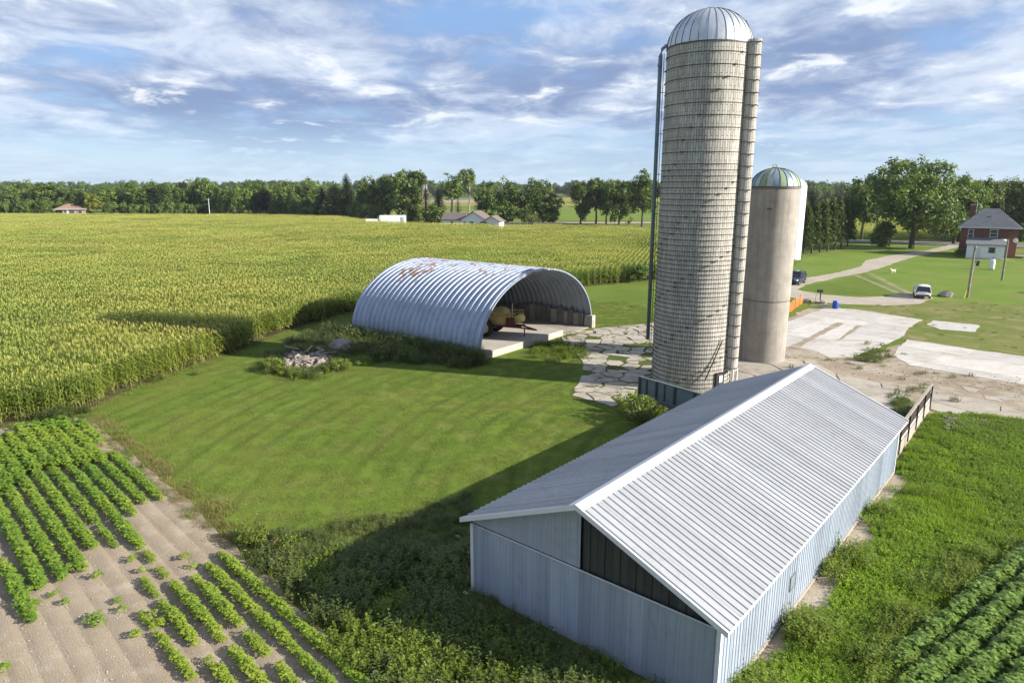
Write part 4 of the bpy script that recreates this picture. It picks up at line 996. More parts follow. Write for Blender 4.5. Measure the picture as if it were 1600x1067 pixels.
def rock_mesh(seed, s=(1, 1, .7), mat='rock', sub=2, name='rock'):
    bm = bmesh.new(); bmesh.ops.create_icosphere(bm, subdivisions=sub, radius=1)
    for v in bm.verts:
        n = mnoise.noise(v.co * 1.1 + Vector((seed * 7.1, 0, 0))) * .45 + mnoise.noise(v.co * 2.9 + Vector((0, seed * 3, 0))) * .18
        v.co = Vector((v.co.x * s[0], v.co.y * s[1], v.co.z * s[2])) * (1 + n)
    me = bpy.data.meshes.new(name); bm.to_mesh(me); bm.free(); me.materials.append(MATS[mat]); return me
tag(link('boulder', rock_mesh(2, (.95, .8, .6)), loc=G(1478, 463.5) + Vector((0, 0, .2))), 'grey boulder on the lawn beside the parked white hatchback', 'boulder')
tag(link('boulder', rock_mesh(5, (.95, .75, .68), 'rock', 3), loc=G(533, 551) + Vector((0, .3, .5))), 'large rounded grey boulder at the back of the rubble heap', 'boulder')
t = thing('barrel', 'bright blue plastic barrel at the far edge of the white concrete pad', 'barrel', G(1305, 482.5))
MB().lathe([(.01, 0), (.30, 0), (.34, .25), (.34, .7), (.30, .92), (.24, .95), (.01, .93)], 16).build('body', 'blue_plastic', t, True); MB().lathe([(.345, .28), (.36, .3), (.345, .32)], 16).build('rim', 'blue_plastic', t); MB().tube([(.13, 0, .93), (.13, 0, 1.0)], .05, 8).build('bung', 'lamp_clear', t)
t = thing('water_hydrant', 'dark yard post with a square head standing in scrap timber by the drive', 'post', G(1281, 473.5))
MB().tube([(0, 0, 0), (0, 0, 1.35)], .07, 8).build('post', 'black_part', t); MB().box((-.1, 0, 1.5), (.62, .3, .3)).build('head', 'black_part', t)
t = thing('marker_stake', 'thin grey stake leaning beside the dark yard post', 'stake', G(1273, 473)); MB().tube([(0, 0, 0), (.12, 0, 1.1)], .03, 5).build('stake', 'wood_grey', t)
r = random.Random(12)
for i, (u, v, sx, lab) in enumerate(((1262, 473, .45, 'pale lump of broken concrete between the orange fence and the dark post'), (1277, 475, .35, 'pale stone lying at the foot of the dark yard post'), (1286, 475.5, .4, 'flat pale stone on the barrel side of the dark yard post'))):
    tag(link('rubble_block', rock_mesh(20 + i, (sx * 1.2, sx, sx * .8), 'slab_grey', 1), loc=G(u, v) + Vector((0, 0, .2))), lab, 'rubble')
for i, (u, v, L, a, lab) in enumerate(((1275, 477, 1.6, 10, 'weathered board lying flat in front of the dark yard post'), (1293, 478.5, 1.9, -28, 'weathered board slanting from the dark yard post towards the blue barrel'), (1290, 480.5, 1.3, -8, 'short dark board lying beside the blue barrel'))):
    tag(MB().box((0, 0, .08), (L, .2, .07), R(a)).build('loose_board', 'wood_grey', loc=G(u, v)), lab, 'board')
def build_snow_fence():
    a, b, c = G(1206, 494), G(1236, 487), G(1254, 474); t = thing('snow_fence', 'sagging orange plastic snow fence beside the smooth silo', 'fence', (0, 0, 0)); pts = []
    for p, q in ((a, b), (b, c)):
        for k in range(7): pts.append(p.lerp(q, k / 7))
    pts.append(c); r = random.Random(3); off = [r.uniform(-.07, .07) for _ in pts]; hs = [1.1 + .16 * math.sin(i * .9) + r.uniform(-.03, .03) for i in range(len(pts))]
    nb = 6
    for j in range(nb):                                             # horizontal webs, then verticals: open net
        mb = MB()
        for i in range(len(pts) - 1):
            p, q = pts[i] + Vector((0, off[i], 0)), pts[i + 1] + Vector((0, off[i + 1], 0)); za, zb = hs[i] * (j + .25) / nb, hs[i + 1] * (j + .25) / nb; ha = .115
            mb.quad((p.x, p.y, za), (q.x, q.y, zb), (q.x, q.y, zb + ha), (p.x, p.y, za + ha)); mb.quad((p.x, p.y + .02, za), (p.x, p.y + .02, za + ha), (q.x, q.y + .02, zb + ha), (q.x, q.y + .02, zb))
        mb.build('web', 'orange_plastic', t)
    for i in range(0, len(pts), 3): MB().box(tuple(pts[i] + Vector((0, off[i] - .05, .65))), (.06, .06, 1.3)).build('post', 'wood_grey', t)
build_snow_fence()
def build_dog():
    p = G(1395, 427.5); t = thing('dog', 'pale yellow dog standing side on upon the front lawn', 'dog', p, R(200))
    me = bpy.data.meshes.new('body')
    P = [(0, 0, .50), (-.32, 0, .53), (.30, 0, .50), (.46, 0, .66), (.60, 0, .78), (.76, 0, .74)]; E = [(0, 1), (0, 2), (2, 3), (3, 4), (4, 5)]; rad = [.15, .14, .17, .10, .105, .05]
    def leg(at, pts, rs):
        prev = at
        for q, rr in zip(pts, rs): P.append(q); rad.append(rr); E.append((prev, len(P) - 1)); prev = len(P) - 1
    for s in (1, -1):
        leg(2, [(.30, s * .10, .34), (.28, s * .10, .18), (.31, s * .10, .03)], [.065, .04, .045]); leg(1, [(-.30, s * .10, .34), (-.40, s * .10, .19), (-.35, s * .10, .03)], [.085, .042, .045])
        leg(4, [(.56, s * .07, .89)], [.03])
    leg(1, [(-.52, 0, .62), (-.68, 0, .74)], [.035, .02])
    me.from_pydata(P, E, []); o = link('body', me, t); me.materials.append(MATS['dog_coat'])
    sk = o.modifiers.new('skin', 'SKIN'); 
    if not me.skin_vertices: 
        bm = bmesh.new(); bm.from_mesh(me); bm.verts.layers.skin.verify(); bm.to_mesh(me); bm.free()
    for i, rr in enumerate(rad): me.skin_vertices[0].data[i].radius = (rr, rr)
    me.skin_vertices[0].data[0].use_root = True
    o.modifiers.new('sub', 'SUBSURF').levels = 1; o.modifiers['sub'].render_levels = 2
    bpy.context.view_layer.update(); dg = bpy.context.evaluated_depsgraph_get()
    m2 = bpy.data.meshes.new_from_object(o.evaluated_get(dg)); o.modifiers.clear(); o.data = m2
    if not m2.materials: m2.materials.append(MATS['dog_coat'])
    m2.materials[0] = MATS['dog_coat']
    MB().box((.80, 0, .75), (.04, .05, .04)).build('nose', 'black_part', t)
build_dog()

# rubble heap on the lawn: every stone that shows is a stone of its own
r = random.Random(31)
heapm = [rock_mesh(40 + i, (1, r.uniform(.6, .95), r.uniform(.4, .7)), 'rock_pink', 1) for i in range(5)]
hc = G(470, 570); n_st = 0
hl = ['pale weathered stone in the rubble heap on the lawn edge']
while n_st < 150:
    u, v = r.gauss(476, 32), r.gauss(565, 11)
    if not (440 < u < 528 and 544 < v < 584): continue
    p = G(u, v); d = (p - hc).length; h = max(0, .55 - d * .12)
    o = link('rubble_stone', heapm[n_st % 5], loc=p + Vector((0, 0, h * r.random() + .08)), rz=r.uniform(0, 6.28)); s = r.uniform(.18, .42); o.scale = (s, s, s); o.rotation_euler.x = r.uniform(-.5, .5)
    tag(o, hl[0], 'stone', 'stones of the rubble heap'); n_st += 1
for i in range(10):
    p = G(r.uniform(455, 515), r.uniform(552, 578)); a = r.uniform(0, 3.1)
    o = MB().tube([(-r.uniform(.4, .8), 0, 0), (r.uniform(.4, .8), 0, r.uniform(0, .2))], r.uniform(.05, .09), 6).build('old_timber', 'wood_grey', loc=p + Vector((0, 0, .45)), rz=a)
    tag(o, 'grey split timber lying on the rubble heap', 'timber', 'timbers on the rubble heap')
# rubble strip by the far field edge
mb = MB()
for i in range(420):
    k = r.random(); q = G(1475 + 135 * k, 658 + 22 * k + r.gauss(0, 6)); s = r.uniform(.05, .17)
    mb.box((q.x, q.y, .04 + s * .3), (s * 2, s * 1.5, s * 1.1), r.uniform(0, 3), top=.7)
mb.build('rubble', 'rock', kind='stuff')
mb = MB()
for i in range(260):
    u = r.uniform(1170, 1600); v = 562 + (u - 1222) * .115 + r.gauss(0, 9); q = G(u, v); s = r.uniform(.02, .06)
    mb.box((q.x, q.y, .03 + s * .3), (s * 2, s * 1.5, s), r.uniform(0, 3), top=.7)
mb.build('debris', 'slab_grey', kind='stuff')
# concrete crumbs and stones in the bean soil
mb = MB()
for i in range(520):
    q = G(r.uniform(0, 420), r.uniform(760, 1067)); s = r.uniform(.006, .016); mb.box((q.x, q.y, .06), (s * 2, s * 1.6, s * 1.4), r.uniform(0, 3), top=.6)
mb.build('field_stones_debris', 'slab_white', kind='stuff')

# ================================================================== crops
def strip(mb, base, az, ln, w, up, droop, nseg, m, r, twist=0.0):
    """a blade that rises and arches over"""
    d = Vector((math.cos(az), math.sin(az), 0)); s = Vector((-d.y, d.x, 0)); prev = None
    for i in range(nseg + 1):
        t = i / nseg; p = base + d * (ln * t * (1 - .12 * t)) + Vector((0, 0, ln * (up * t - droop * t * t)))
        ww = w * (1 - .95 * t ** 1.6) * (.75 + .5 * min(1, t * 4) if t < .3 else 1.0) / 2; ss = s + Vector((0, 0, twist * t))
        q = (p - ss * ww, p + ss * ww)
        if prev: mb.quad(prev[0], prev[1], q[1], q[0], m)
        prev = q
def corn_plant(mb, x, y, r, lod=0):
    h = r.uniform(2.05, 2.5); b = Vector((x, y, 0)); lean = Vector((r.uniform(-.08, .08), r.uniform(-.08, .08), 0)); az = r.uniform(0, 3.14)
    if lod == 0: mb.tube([b, b + lean * .4 + Vector((0, 0, h * .55)), b + lean + Vector((0, 0, h * .95))], [.018, .014, .008], 3, 0, False)
    n = 12 if lod == 0 else (8 if lod == 1 else 5)
    for k in range(n):
        t = (.14 if lod == 0 else .3) + (.92 - (.14 if lod == 0 else .3)) * k / n
        a = az + math.pi * (k % 2) + r.uniform(-.5, .5); L = (.80 - .35 * abs(t - .5)) * r.uniform(.85, 1.1)
        strip(mb, b + lean * t + Vector((0, 0, h * t)), a, L, (.11 if lod == 0 else .13) * r.uniform(.8, 1.2), r.uniform(.55, 1.0), r.uniform(.65, 1.25), 3 if lod == 0 else 2, 2 if (k < 2 and r.random() < .6 and lod == 0) else 0, r, r.uniform(-.4, .4))
    top = b + lean + Vector((0, 0, h * .93))
    nt_ = 6 if lod == 0 else (4 if lod == 1 else 3)
    for k in range(nt_):
        a = r.uniform(0, 6.28); sp = 0 if k == 0 else r.uniform(.07, .16); L = r.uniform(.22, .36); w = .014 if lod == 0 else (.022 if lod == 1 else .032)
        q = top + Vector((math.cos(a) * sp * 1.3, math.sin(a) * sp * 1.3, L * .8)); s = Vector((-math.sin(a), math.cos(a), 0)) * w; mb.quad(top - s * .6, top + s * .6, q + s * .6, q - s * .6, 1)
CM = ['corn_leaf', 'corn_tassel', 'corn_dry']
def corn_patch(seed, lod, nx, ny, sx, sy, name='corn_patch'):
    r = random.Random(seed); mb = MB()
    for i in range(nx):
        for j in range(ny): corn_plant(mb, (i + .5) * sx - nx * sx / 2 + r.uniform(-.05, .05), (j + .5) * sy - ny * sy / 2 + r.uniform(-.06, .06), r, lod)
    return mb.mesh(name, CM)
singles = []
for k in range(5):
    mb = MB(); corn_plant(mb, 0, 0, random.Random(900 + k), 0); singles.append(mb.mesh('corn_plant', CM))
near_p = [corn_patch(100 + k, 0, 3, 11, .76, .21) for k in range(4)]                 # 2.28 x 2.31
mid_p = [corn_patch(200 + k, 1, 6, 15, .76, .305) for k in range(4)]                 # 4.56 x 4.58
far_p = [corn_patch(300 + k, 2, 12, 22, .76, .415) for k in range(4)]                # 9.12 x 9.13
CA = math.atan2(-.26, .966)                                                         # turn of the rows (local y along the rows)
ca, sa = math.cos(CA * -1), math.sin(CA * -1)
ROT = math.atan2(.966, .26) - math.pi / 2
cr_, sr_ = math.cos(ROT), math.sin(ROT)
def c2w(a, b): return (a * cr_ - b * sr_, a * sr_ + b * cr_)
def plant_corn():
    P = np.array(CORN); L = np.stack([P[:, 0] * cr_ + P[:, 1] * sr_, -P[:, 0] * sr_ + P[:, 1] * cr_], 1); lo, hi = L.min(0), L.max(0)
    r = random.Random(5); npts, mpts, fpts, one = [], [], [], []
    def w(a, b): return c2w(a, b)
    S = 9.12
    nx = int((hi[0] - lo[0]) / S) + 2; ny = int((hi[1] - lo[1]) / S) + 2
    def corners(a, b, s): return [w(a + i * s, b + j * s) for i in (0, .5, 1) for j in (0, .5, 1)]
    def sub(a, b, s, lev):
        ins = inside(CORN, corners(a, b, s)); c = w(a + s / 2, b + s / 2); dist = math.hypot(c[0], c[1])
        if not ins.any() and lev == 0 and dist > 70: return
        u, v, Z = proj((c[0], c[1], 2))
        if Z < 2 or u < -420 or u > 1500: return
        full = ins.all(); rz = ROT + (math.pi if r.random() < .5 else 0); row = (c[0], c[1], 0, rz, r.uniform(.94, 1.06), r.randrange(4))
        if lev == 0 and full and dist > 150: fpts.append(row); return
        if lev == 0 or (lev == 1 and not (full and dist > 72)):
            if lev == 1 and dist > 180:
                if ins[4]: mpts.append(row)
                return
            for i in (0, 1):
                for j in (0, 1): sub(a + i * s / 2, b + j * s / 2, s / 2, lev + 1)
            return
        if lev == 1: mpts.append(row); return
        if full: npts.append(row); return
        if not ins.any() and dist > 60: return
        for i in range(3):
            for j in range(11):
                q = w(a + (i + .5) * .76 + r.uniform(-.05, .05), b + (j + .5) * .21 + r.uniform(-.05, .05))
                one.append((q[0], q[1], 0, r.uniform(0, 6.28), r.uniform(.9, 1.06), r.randrange(5)))
    for i in range(nx):
        for j in range(ny): sub(lo[0] + i * S, lo[1] + j * S, S, 0)
    O = np.array(one); O = O[inside(CORN, O[:, :2])]
    # the plants that stand largest in view are plants of their own: the outer rows at the near edge
    vis = []
    for k, p in enumerate(O):
        u, v, Z = proj((p[0], p[1], 1.5))
        e = min(((p[0] - x) ** 2 + (p[1] - y) ** 2) for x, y in EDGE)
        if -5 < u < 1000 and 0 < v < 1067: vis.append((Z + 6.0 * math.sqrt(e), k))
    vis.sort(); top = set(k for _, k in vis[:290]); r2 = random.Random(8)
    for k in top:
        p = O[k]; o = link('corn_plant', singles[int(p[5])], loc=(p[0], p[1], 0), rz=float(p[3])); s = float(p[4]); o.scale = (s, s, s)
        tag(o, 'tall tasselled corn plant at the near edge of the corn field', 'corn plant', 'corn plants along the near field edge')
    rest = [tuple(p) for k, p in enumerate(O) if k not in top]
    rows = rest + [(x, y, z, a, s, i + 5) for x, y, z, a, s, i in npts] + [(x, y, z, a, s, i + 9) for x, y, z, a, s, i in mpts] + [(x, y, z, a, s, i + 13) for x, y, z, a, s, i in fpts]
    scatter('corn_crop', singles + near_p + mid_p + far_p, rows)
    print('corn', len(top), len(rest), len(npts), len(mpts), len(fpts))
EDGE = []
for i in range(1, 12):
    a, b = Vector(CORN[i]), Vector(CORN[i + 1])
    for k in range(12): EDGE.append(tuple(a.lerp(b, k / 12)))
plant_corn()

def bean_plant(mb, r, rad, h, nleaf, lsz, m=0, broad=1.0):
    for k in range(nleaf):
        a = r.uniform(0, 6.28); q = math.sqrt(r.random()); z = h * (1 - .55 * q * q) * r.uniform(.55, 1.0); c = Vector((math.cos(a) * q * rad, math.sin(a) * q * rad, z))
        ta = a + r.uniform(-.9, .9)
        for j in (-1, 0, 1):
            aa = ta + j * 1.25; d = Vector((math.cos(aa), math.sin(aa), r.uniform(-.45, .15))).normalized(); s = d.cross(Vector((r.uniform(-.3, .3), r.uniform(-.3, .3), 1))).normalized(); L = lsz * r.uniform(.8, 1.2); w = L * .36 * broad
            p0 = c + d * L * .08; mb.quad(p0, p0 + d * L * .42 + s * w, p0 + d * L, p0 + d * L * .42 - s * w, m)
    for k in range(4):
        a = r.uniform(0, 6.28); mb.tri((.008, 0, 0), (-.008, 0, 0), (math.cos(a) * rad * .5, math.sin(a) * rad * .5, h * .8), m)
def bean_proto(name, n, rad, h, nl, ls, mat, seed, broad=1.0):
    out = []
    for k in range(n):
        mb = MB(); bean_plant(mb, random.Random(seed + k), rad, h, nl, ls, 0, broad); out.append(mb.mesh(name, mat))
    return out
def keep_largest(rows, n, name, meshes, label, cat, group, stuff_name, z):
    vis = []
    for k, p in enumerate(rows):
        u, v, Z = proj((p[0], p[1], z))
        if Z > 1 and -10 < u < 1610 and -10 < v < 1077: vis.append((Z / p[4], k))
    vis.sort(); top = set(k for _, k in vis[:n])
    for k in top:
        p = rows[k]; o = link(name, meshes[p[5]], loc=(p[0], p[1], p[2]), rz=p[3]); o.scale = (p[4],) * 3; tag(o, label, cat, group)
    rest = [p for k, p in enumerate(rows) if k not in top]
    if rest: scatter(stuff_name, meshes, rest)
    print(name, len(top), len(rest))
def plant_beans():
    r = random.Random(17); rows = []
    t = Vector((math.cos(BEAN_ANG), math.sin(BEAN_ANG))); n = Vector((-t.y, t.x))
    z = lambda x, y: G(x * .4752, 560 + y * .4752, .15).to_2d()
    full = {}                                                       # row index -> list of (start, end, thickness) along t
    def seg(a, b, th=1.0):
        p, q = z(*a), z(*b); m = (p + q) / 2; k = round(m.dot(n) / BEAN_SP); full.setdefault(k, []).append((p.dot(t), q.dot(t), th))
    for a, b in (((0, 670), (45, 890)), ((0, 545), (85, 765)), ((0, 430), (165, 745)), ((30, 395), (235, 715)), ((80, 375), (305, 685)), ((130, 360), (338, 615)), ((180, 350), (350, 530)), ((250, 345), (490, 615)), ((300, 340), (468, 508)), ((335, 330), (498, 468)), ((352, 312), (548, 455))): seg(a, b)
    for a, b in (((745, 630), (1130, 1000)), ((1130, 1000), (1260, 1120)), ((695, 670), (1000, 960)), ((1000, 960), (1130, 1080)), ((655, 712), (815, 870)), ((840, 890), (910, 960)), ((940, 1000), (1000, 1067)), ((580, 730), (765, 915)), ((780, 940), (920, 1067)), ((545, 790), (680, 925)), ((710, 980), (800, 1060)), ((590, 960), (660, 1035))): seg(a, b, .85)
    for a, b in (((345, 540), (408, 610)), ((490, 715), (545, 770)), ((540, 890), (590, 945)), ((480, 830), (540, 875)), ((490, 630), (530, 660)), ((530, 685), (575, 705))): seg(a, b, .7)
    for k, L in full.items():
        for s0, s1, th in L:
            s = min(s0, s1)
            while s < max(s0, s1):
                p = t * s + n * (k * BEAN_SP + r.gauss(0, .022)); e = min(s - min(s0, s1), max(s0, s1) - s); f = min(1, .72 + e * .25)
                if r.random() < .97: rows.append((p.x, p.y, .06, r.uniform(0, 6.28), th * f * r.uniform(.78, 1.12), r.randrange(5)))
                s += .14 * r.uniform(.8, 1.2)
    # closed canopy at the far end of the rows
    cap = [tuple(z(*q)) for q in ((-400, 420), (-200, 300), (0, 262), (60, 232), (200, 205), (258, 212), (300, 238), (345, 300), (330, 345), (140, 362), (60, 385), (0, 440), (-100, 560), (-300, 700))]
    P = np.array(cap); lo, hi = P.min(0), P.max(0)
    ks = range(int(-40), int(80)); cand = []
    for k in ks:
        s = -80.0
        while s < 20:
            p = t * s + n * (k * BEAN_SP + r.gauss(0, .06))
            if lo[0] < p.x < hi[0] and lo[1] < p.y < hi[1]: cand.append((p.x, p.y))
            s += .2
    m = inside(cap, cand)
    for (x, y), ok in zip(cand, m):
        if ok: rows.append((x, y, .06, r.uniform(0, 6.28), r.uniform(1.15, 1.5), r.randrange(5)))
    for q in ((183, 770), (104, 805), (212, 800), (317, 848), (385, 795), (398, 826), (445, 900), (325, 868), (322, 715), (440, 655), (470, 695), (606, 652), (632, 682), (500, 838), (525, 868), (10, 1022), (95, 765), (225, 690)):
        p = z(*q); rows.append((p.x, p.y, .06, r.uniform(0, 6.28), r.uniform(.55, .9), r.randrange(5)))
        if r.random() < .6: rows.append((p.x + r.uniform(-.2, .2), p.y + r.uniform(-.2, .2), .06, r.uniform(0, 6.28), r.uniform(.4, .75), r.randrange(5)))
    keep_largest(rows, 295, 'bean_plant', bean_proto('bean_plant', 5, .20, .38, 19, .125, 'bean_leaf', 400), 'low yellow green bean plant growing in the bare soil rows', 'bean plant', 'bean plants in the soil rows', 'bean_crop', .2)
    # broad leaved soybeans on the field side of the barn
    ang = R(36.5); t2 = Vector((math.cos(ang), math.sin(ang))); n2 = Vector((-t2.y, t2.x)); rows = []
    zone = [tuple(G(u, v, .5).to_2d()) for u, v in ((1400, 1090), (1412, 1000), (1455, 945), (1500, 905), (1545, 878), (1600, 848), (1900, 760), (1900, 1300), (1400, 1300))]
    cand = []
    for k in range(-20, 40):
        s = -10.0
        while s < 60:
            p = t2 * s + n2 * (k * .82 + r.gauss(0, .045)); cand.append((p.x, p.y)); s += .17
    for (x, y), ok in zip(cand, inside(zone, cand)):
        if ok and r.random() < .96: rows.append((x, y, .03, r.uniform(0, 6.28), r.uniform(.85, 1.15), r.randrange(5)))
    keep_largest(rows, 295, 'soybean_plant', bean_proto('soybean_plant', 5, .28, .62, 34, .125, 'soy_leaf', 500, 1.15), 'broad leaved dark green soybean plant beside the rough grass', 'soybean plant', 'soybean plants beside the barn field', 'soybean_crop', .3)
plant_beans()

# ================================================================== grass and weeds
def grass_patch(name, seed, size, n, h0, h1, w, mats, spread=.6, bend=.5, mi=lambda r: 0):
    r = random.Random(seed); mb = MB()
    for k in range(n):
        x, y = r.uniform(-size / 2, size / 2), r.uniform(-size / 2, size / 2); a = r.uniform(0, 6.28); h = r.uniform(h0, h1); l = r.uniform(.1, spread) * h
        d = Vector((math.cos(a), math.sin(a), 0)); s = Vector((-d.y, d.x, 0)) * w / 2; b = Vector((x, y, 0)); m1 = b + d * l * .35 + Vector((0, 0, h * .62)); tip = b + d * l + Vector((0, 0, h * (1 - bend * .3))); m = mi(r)
        if h > .15: mb.quad(b - s, b + s, m1 + s * .8, m1 - s * .8, m); mb.tri(m1 - s * .8, m1 + s * .8, tip, m)
        else: mb.tri(b - s, b + s, tip, m)
    return mb.mesh(name, mats)
def leafy_patch(name, seed, size, n, h0, h1, leaf, nl, mats, bloom=0.0, stem_m=0, bloom_m=1):
    r = random.Random(seed); mb = MB()
    for k in range(n):
        x, y = r.uniform(-size / 2, size / 2), r.uniform(-size / 2, size / 2); h = r.uniform(h0, h1); lx, ly = r.uniform(-.25, .25) * h, r.uniform(-.25, .25) * h; b = Vector((x, y, 0)); T = b + Vector((lx, ly, h))
        mb.tri(b + Vector((.008, 0, 0)), b - Vector((.008, 0, 0)), T, stem_m)
        for j in range(nl):
            t = .2 + .8 * (j + r.random()) / nl; c = b.lerp(T, t); a = r.uniform(0, 6.28); L = leaf * r.uniform(.6, 1.2) * (1.15 - .5 * t); d = Vector((math.cos(a), math.sin(a), r.uniform(-.1, .7))).normalized(); s = d.cross(Vector((0, 0, 1))).normalized() * L * .26
            mb.quad(c, c + d * L * .45 + s, c + d * L, c + d * L * .45 - s, stem_m)
        if bloom and r.random() < bloom:
            for j in range(4):
                q = T + Vector((r.uniform(-.06, .06), r.uniform(-.06, .06), r.uniform(-.06, .05))); e = .017
                mb.quad(q + Vector((-e, -e, 0)), q + Vector((e, -e, 0)), q + Vector((e, e, .01)), q + Vector((-e, e, .01)), bloom_m)
    return mb.mesh(name, mats)
def fill(zone, step, r, holes=(), jit=.5, dens=lambda x, y: 1.0, sc=(.85, 1.2), nproto=1, pick=None):
    P = np.array(zone); lo, hi = P.min(0), P.max(0); g = []
    y = lo[1]
    while y < hi[1]:
        x = lo[0]
        while x < hi[0]: g.append((x + r.uniform(-jit, jit) * step, y + r.uniform(-jit, jit) * step)); x += step
        y += step
    m = inside(zone, g)
    for hz in holes: m &= ~inside(hz, g)
    out = []
    for (x, y), ok in zip(g, m):
        if not ok: continue
        u, v, Z = proj((x, y, .2))
        if Z < 2 or u < -150 or u > 1750 or v > 1250: continue
        if r.random() < dens(x, y): out.append((x, y, 0.0, r.uniform(0, 6.28), r.uniform(*sc), pick(r, x, y) if pick else r.randrange(nproto)))
    return out
def nz(x, y, s, o=0): return mnoise.noise(Vector((x * s, y * s, o)))
def barn_rect(m=0.0):
    o = Vector((1.88, 18.57)); n = Vector((.7622, -.6473)); a = Vector((.6473, .7622)); w = 4.5 + m
    return [tuple(o + n * sx * w + a * L) for sx, L in ((-1, .28 - m), (1, .28 - m), (1, 21.15 + m), (-1, 21.15 + m))]
shed_rect = [tuple(qpt(x, y)[:2]) for x, y in ((-1.0, 9.0), (-1.0, -9.2), (QL + .2, -9.2), (QL + .2, 9.0))]
def plant_grass():
    r = random.Random(23)
    lp = [grass_patch('lawn_tuft', 600 + k, 1.0, 420, .03, .075, .014, ['grass_blade', 'dry_grass'], 1.2, .5, lambda q: 1 if q.random() < .03 else 0) for k in range(3)]
    NEAR = [p for p in LAWN]; holes = [CORN, PATIO, DIRT, APRON, WEEDS, barn_rect(.1), shed_rect, FIELD, SOIL]
    lawn = fill([(-32, 24), (16, 24), (24, 62), (14, 84), (-24, 84)], .9, r, [], .4)
    a = np.array(lawn); k = inside(LAWN, a[:, :2])
    for hz in holes: k &= ~inside(hz, a[:, :2])
    scatter('lawn_grass', lp, [(x, y, z, q, s, r.randrange(3)) for (x, y, z, q, s, i) in a[k]])
    # rough verge and clumps
    tall = [grass_patch('tall_grass', 620 + k, .8, 90, .18, .5, .014, ['grass_blade', 'dry_grass'], .9, .8, lambda q: 1 if q.random() < .12 else 0) for k in range(3)]
    dry = [grass_patch('dry_tuft', 630 + k, .7, 70, .08, .28, .014, ['dry_grass', 'grass_blade'], 1.1, .9, lambda q: 1 if q.random() < .25 else 0) for k in range(2)]
    weed = [leafy_patch('weed_patch', 640 + k, .9, 26, .35, .85, .16, 11, ['weed_dark', 'white_bloom'], .004) for k in range(3)]
    lush = [leafy_patch('lush_weed', 650 + k, .9, 26, .3, .7, .15, 12, ['weed_bright', 'white_bloom'], .003) for k in range(2)]
    flow = [leafy_patch('flower_weed', 660 + k, .9, 22, .3, .65, .12, 9, ['weed_dark', 'white_bloom'], .05) for k in range(1)]
    A = tall + dry + weed + lush + flow     # 0-2 tall, 3-4 dry, 5-7 weed, 8-9 lush, 10 flower
    def pick_weeds(r, x, y):
        u, v, Z = proj((x, y, .3)); q = nz(x, y, .35, 4) + r.uniform(-.25, .25)
        if v > 975: return r.choice((8, 9, 8, 9, 0, 5)) if q > -.15 else r.choice((5, 6, 10))
        if q > .28: return r.choice((0, 1, 2, 8))
        if q < -.33: return 10
        return r.choice((5, 6, 7, 0, 1))
    edge = Vector(WEEDS[0])
    rows = fill(WEEDS, .42, r, [barn_rect(.12)], .5, lambda x, y: .97, (.7, 1.15), 1, pick_weeds)
    rows = [(x, y, z, a, s * (.55 if inside(barn_rect(1.0), [(x, y)])[0] else (.6 if proj((x, y, 0))[1] < 868 else 1.0)), i) for x, y, z, a, s, i in rows]
    # lush clumps beside the barn wall, dry seam between lawn and soil
    seam = [(-26.4, 40.0), (-20.8, 34.8), (-16.5, 30.3), (-13.8, 27.7), (-11.8, 25.4), (-10.6, 24.6)]
    for i in range(len(seam) - 1):
        p, q = Vector(seam[i]), Vector(seam[i + 1])
        for k in range(int((q - p).length / .05)):
            c = p.lerp(q, r.random()); rows.append((c.x + r.gauss(.1, .42), c.y + r.gauss(.1, .42), 0, r.uniform(0, 6.28), r.uniform(.35, .9), r.choice((3, 4, 3, 4, 3, 4, 0))))
    for u, v, n, s in ((95, 652, 16, .9), (75, 655, 10, .8), (120, 645, 10, .6), (232, 592, 14, .6), (268, 583, 10, .5)):
        for k in range(n):
            c = G(u + r.gauss(0, 14), v + r.gauss(0, 3)); rows.append((c.x, c.y, 0, r.uniform(0, 6.28), s * r.uniform(.7, 1.2), r.choice((5, 6, 0))))
    # corn edge fringe
    for i in range(1, 12):
        p, q = Vector(CORN[i]), Vector(CORN[i + 1])
        for k in range(int((q - p).length / .25)):
            c = p.lerp(q, r.random()); rows.append((c.x + r.gauss(.25, .25), c.y - abs(r.gauss(0, .3)), 0, r.uniform(0, 6.28), r.uniform(.35, .7), r.choice((0, 1, 3, 4))))
    # weeds along the camera-side wall of the shed and round the rubble heap
    for k in range(560):
        x = r.uniform(-.6, QL + 2.5); yy = QW + .35 + abs(r.gauss(0, 1.0)) * (1.0 + x * .10); p = qpt(x, yy); rows.append((p.x, p.y, 0, r.uniform(0, 6.28), r.uniform(.8, 1.3) + (.55 if yy < QW + 1.3 else 0), r.choice((5, 6, 7, 5, 0, 2))))
    for k in range(210):
        a = r.uniform(0, 6.28); u, v = 474 + math.cos(a) * r.gauss(54, 10), 566 + math.sin(a) * r.gauss(20, 4)
        c = G(u, v); rows.append((c.x, c.y, 0, r.uniform(0, 6.28), r.uniform(.5, 1.05), r.choice((5, 6, 0, 1, 8, 9))))
    for k in range(60):
        c = G(r.uniform(610, 735), 560 + r.gauss(0, 5) + 0); rows.append((c.x, c.y, 0, r.uniform(0, 6.28), r.uniform(.4, .8), r.choice((3, 5, 6, 10))))
    # tuft of bright grass in front of the slab, joints of the patio, strips by the concrete
    for k in range(130):
        c = G(r.uniform(838, 915), r.gauss(550, 7)); rows.append((c.x, c.y, 0, r.uniform(0, 6.28), r.uniform(.5, .95), r.choice((0, 1, 2, 8, 9))))
    for q in fill(PATIO, .42, r, [], .5, lambda x, y: .5 + .7 * nz(x, y, .5), (.12, .30)): rows.append((*q[:5], r.choice((0, 1, 3, 8))))
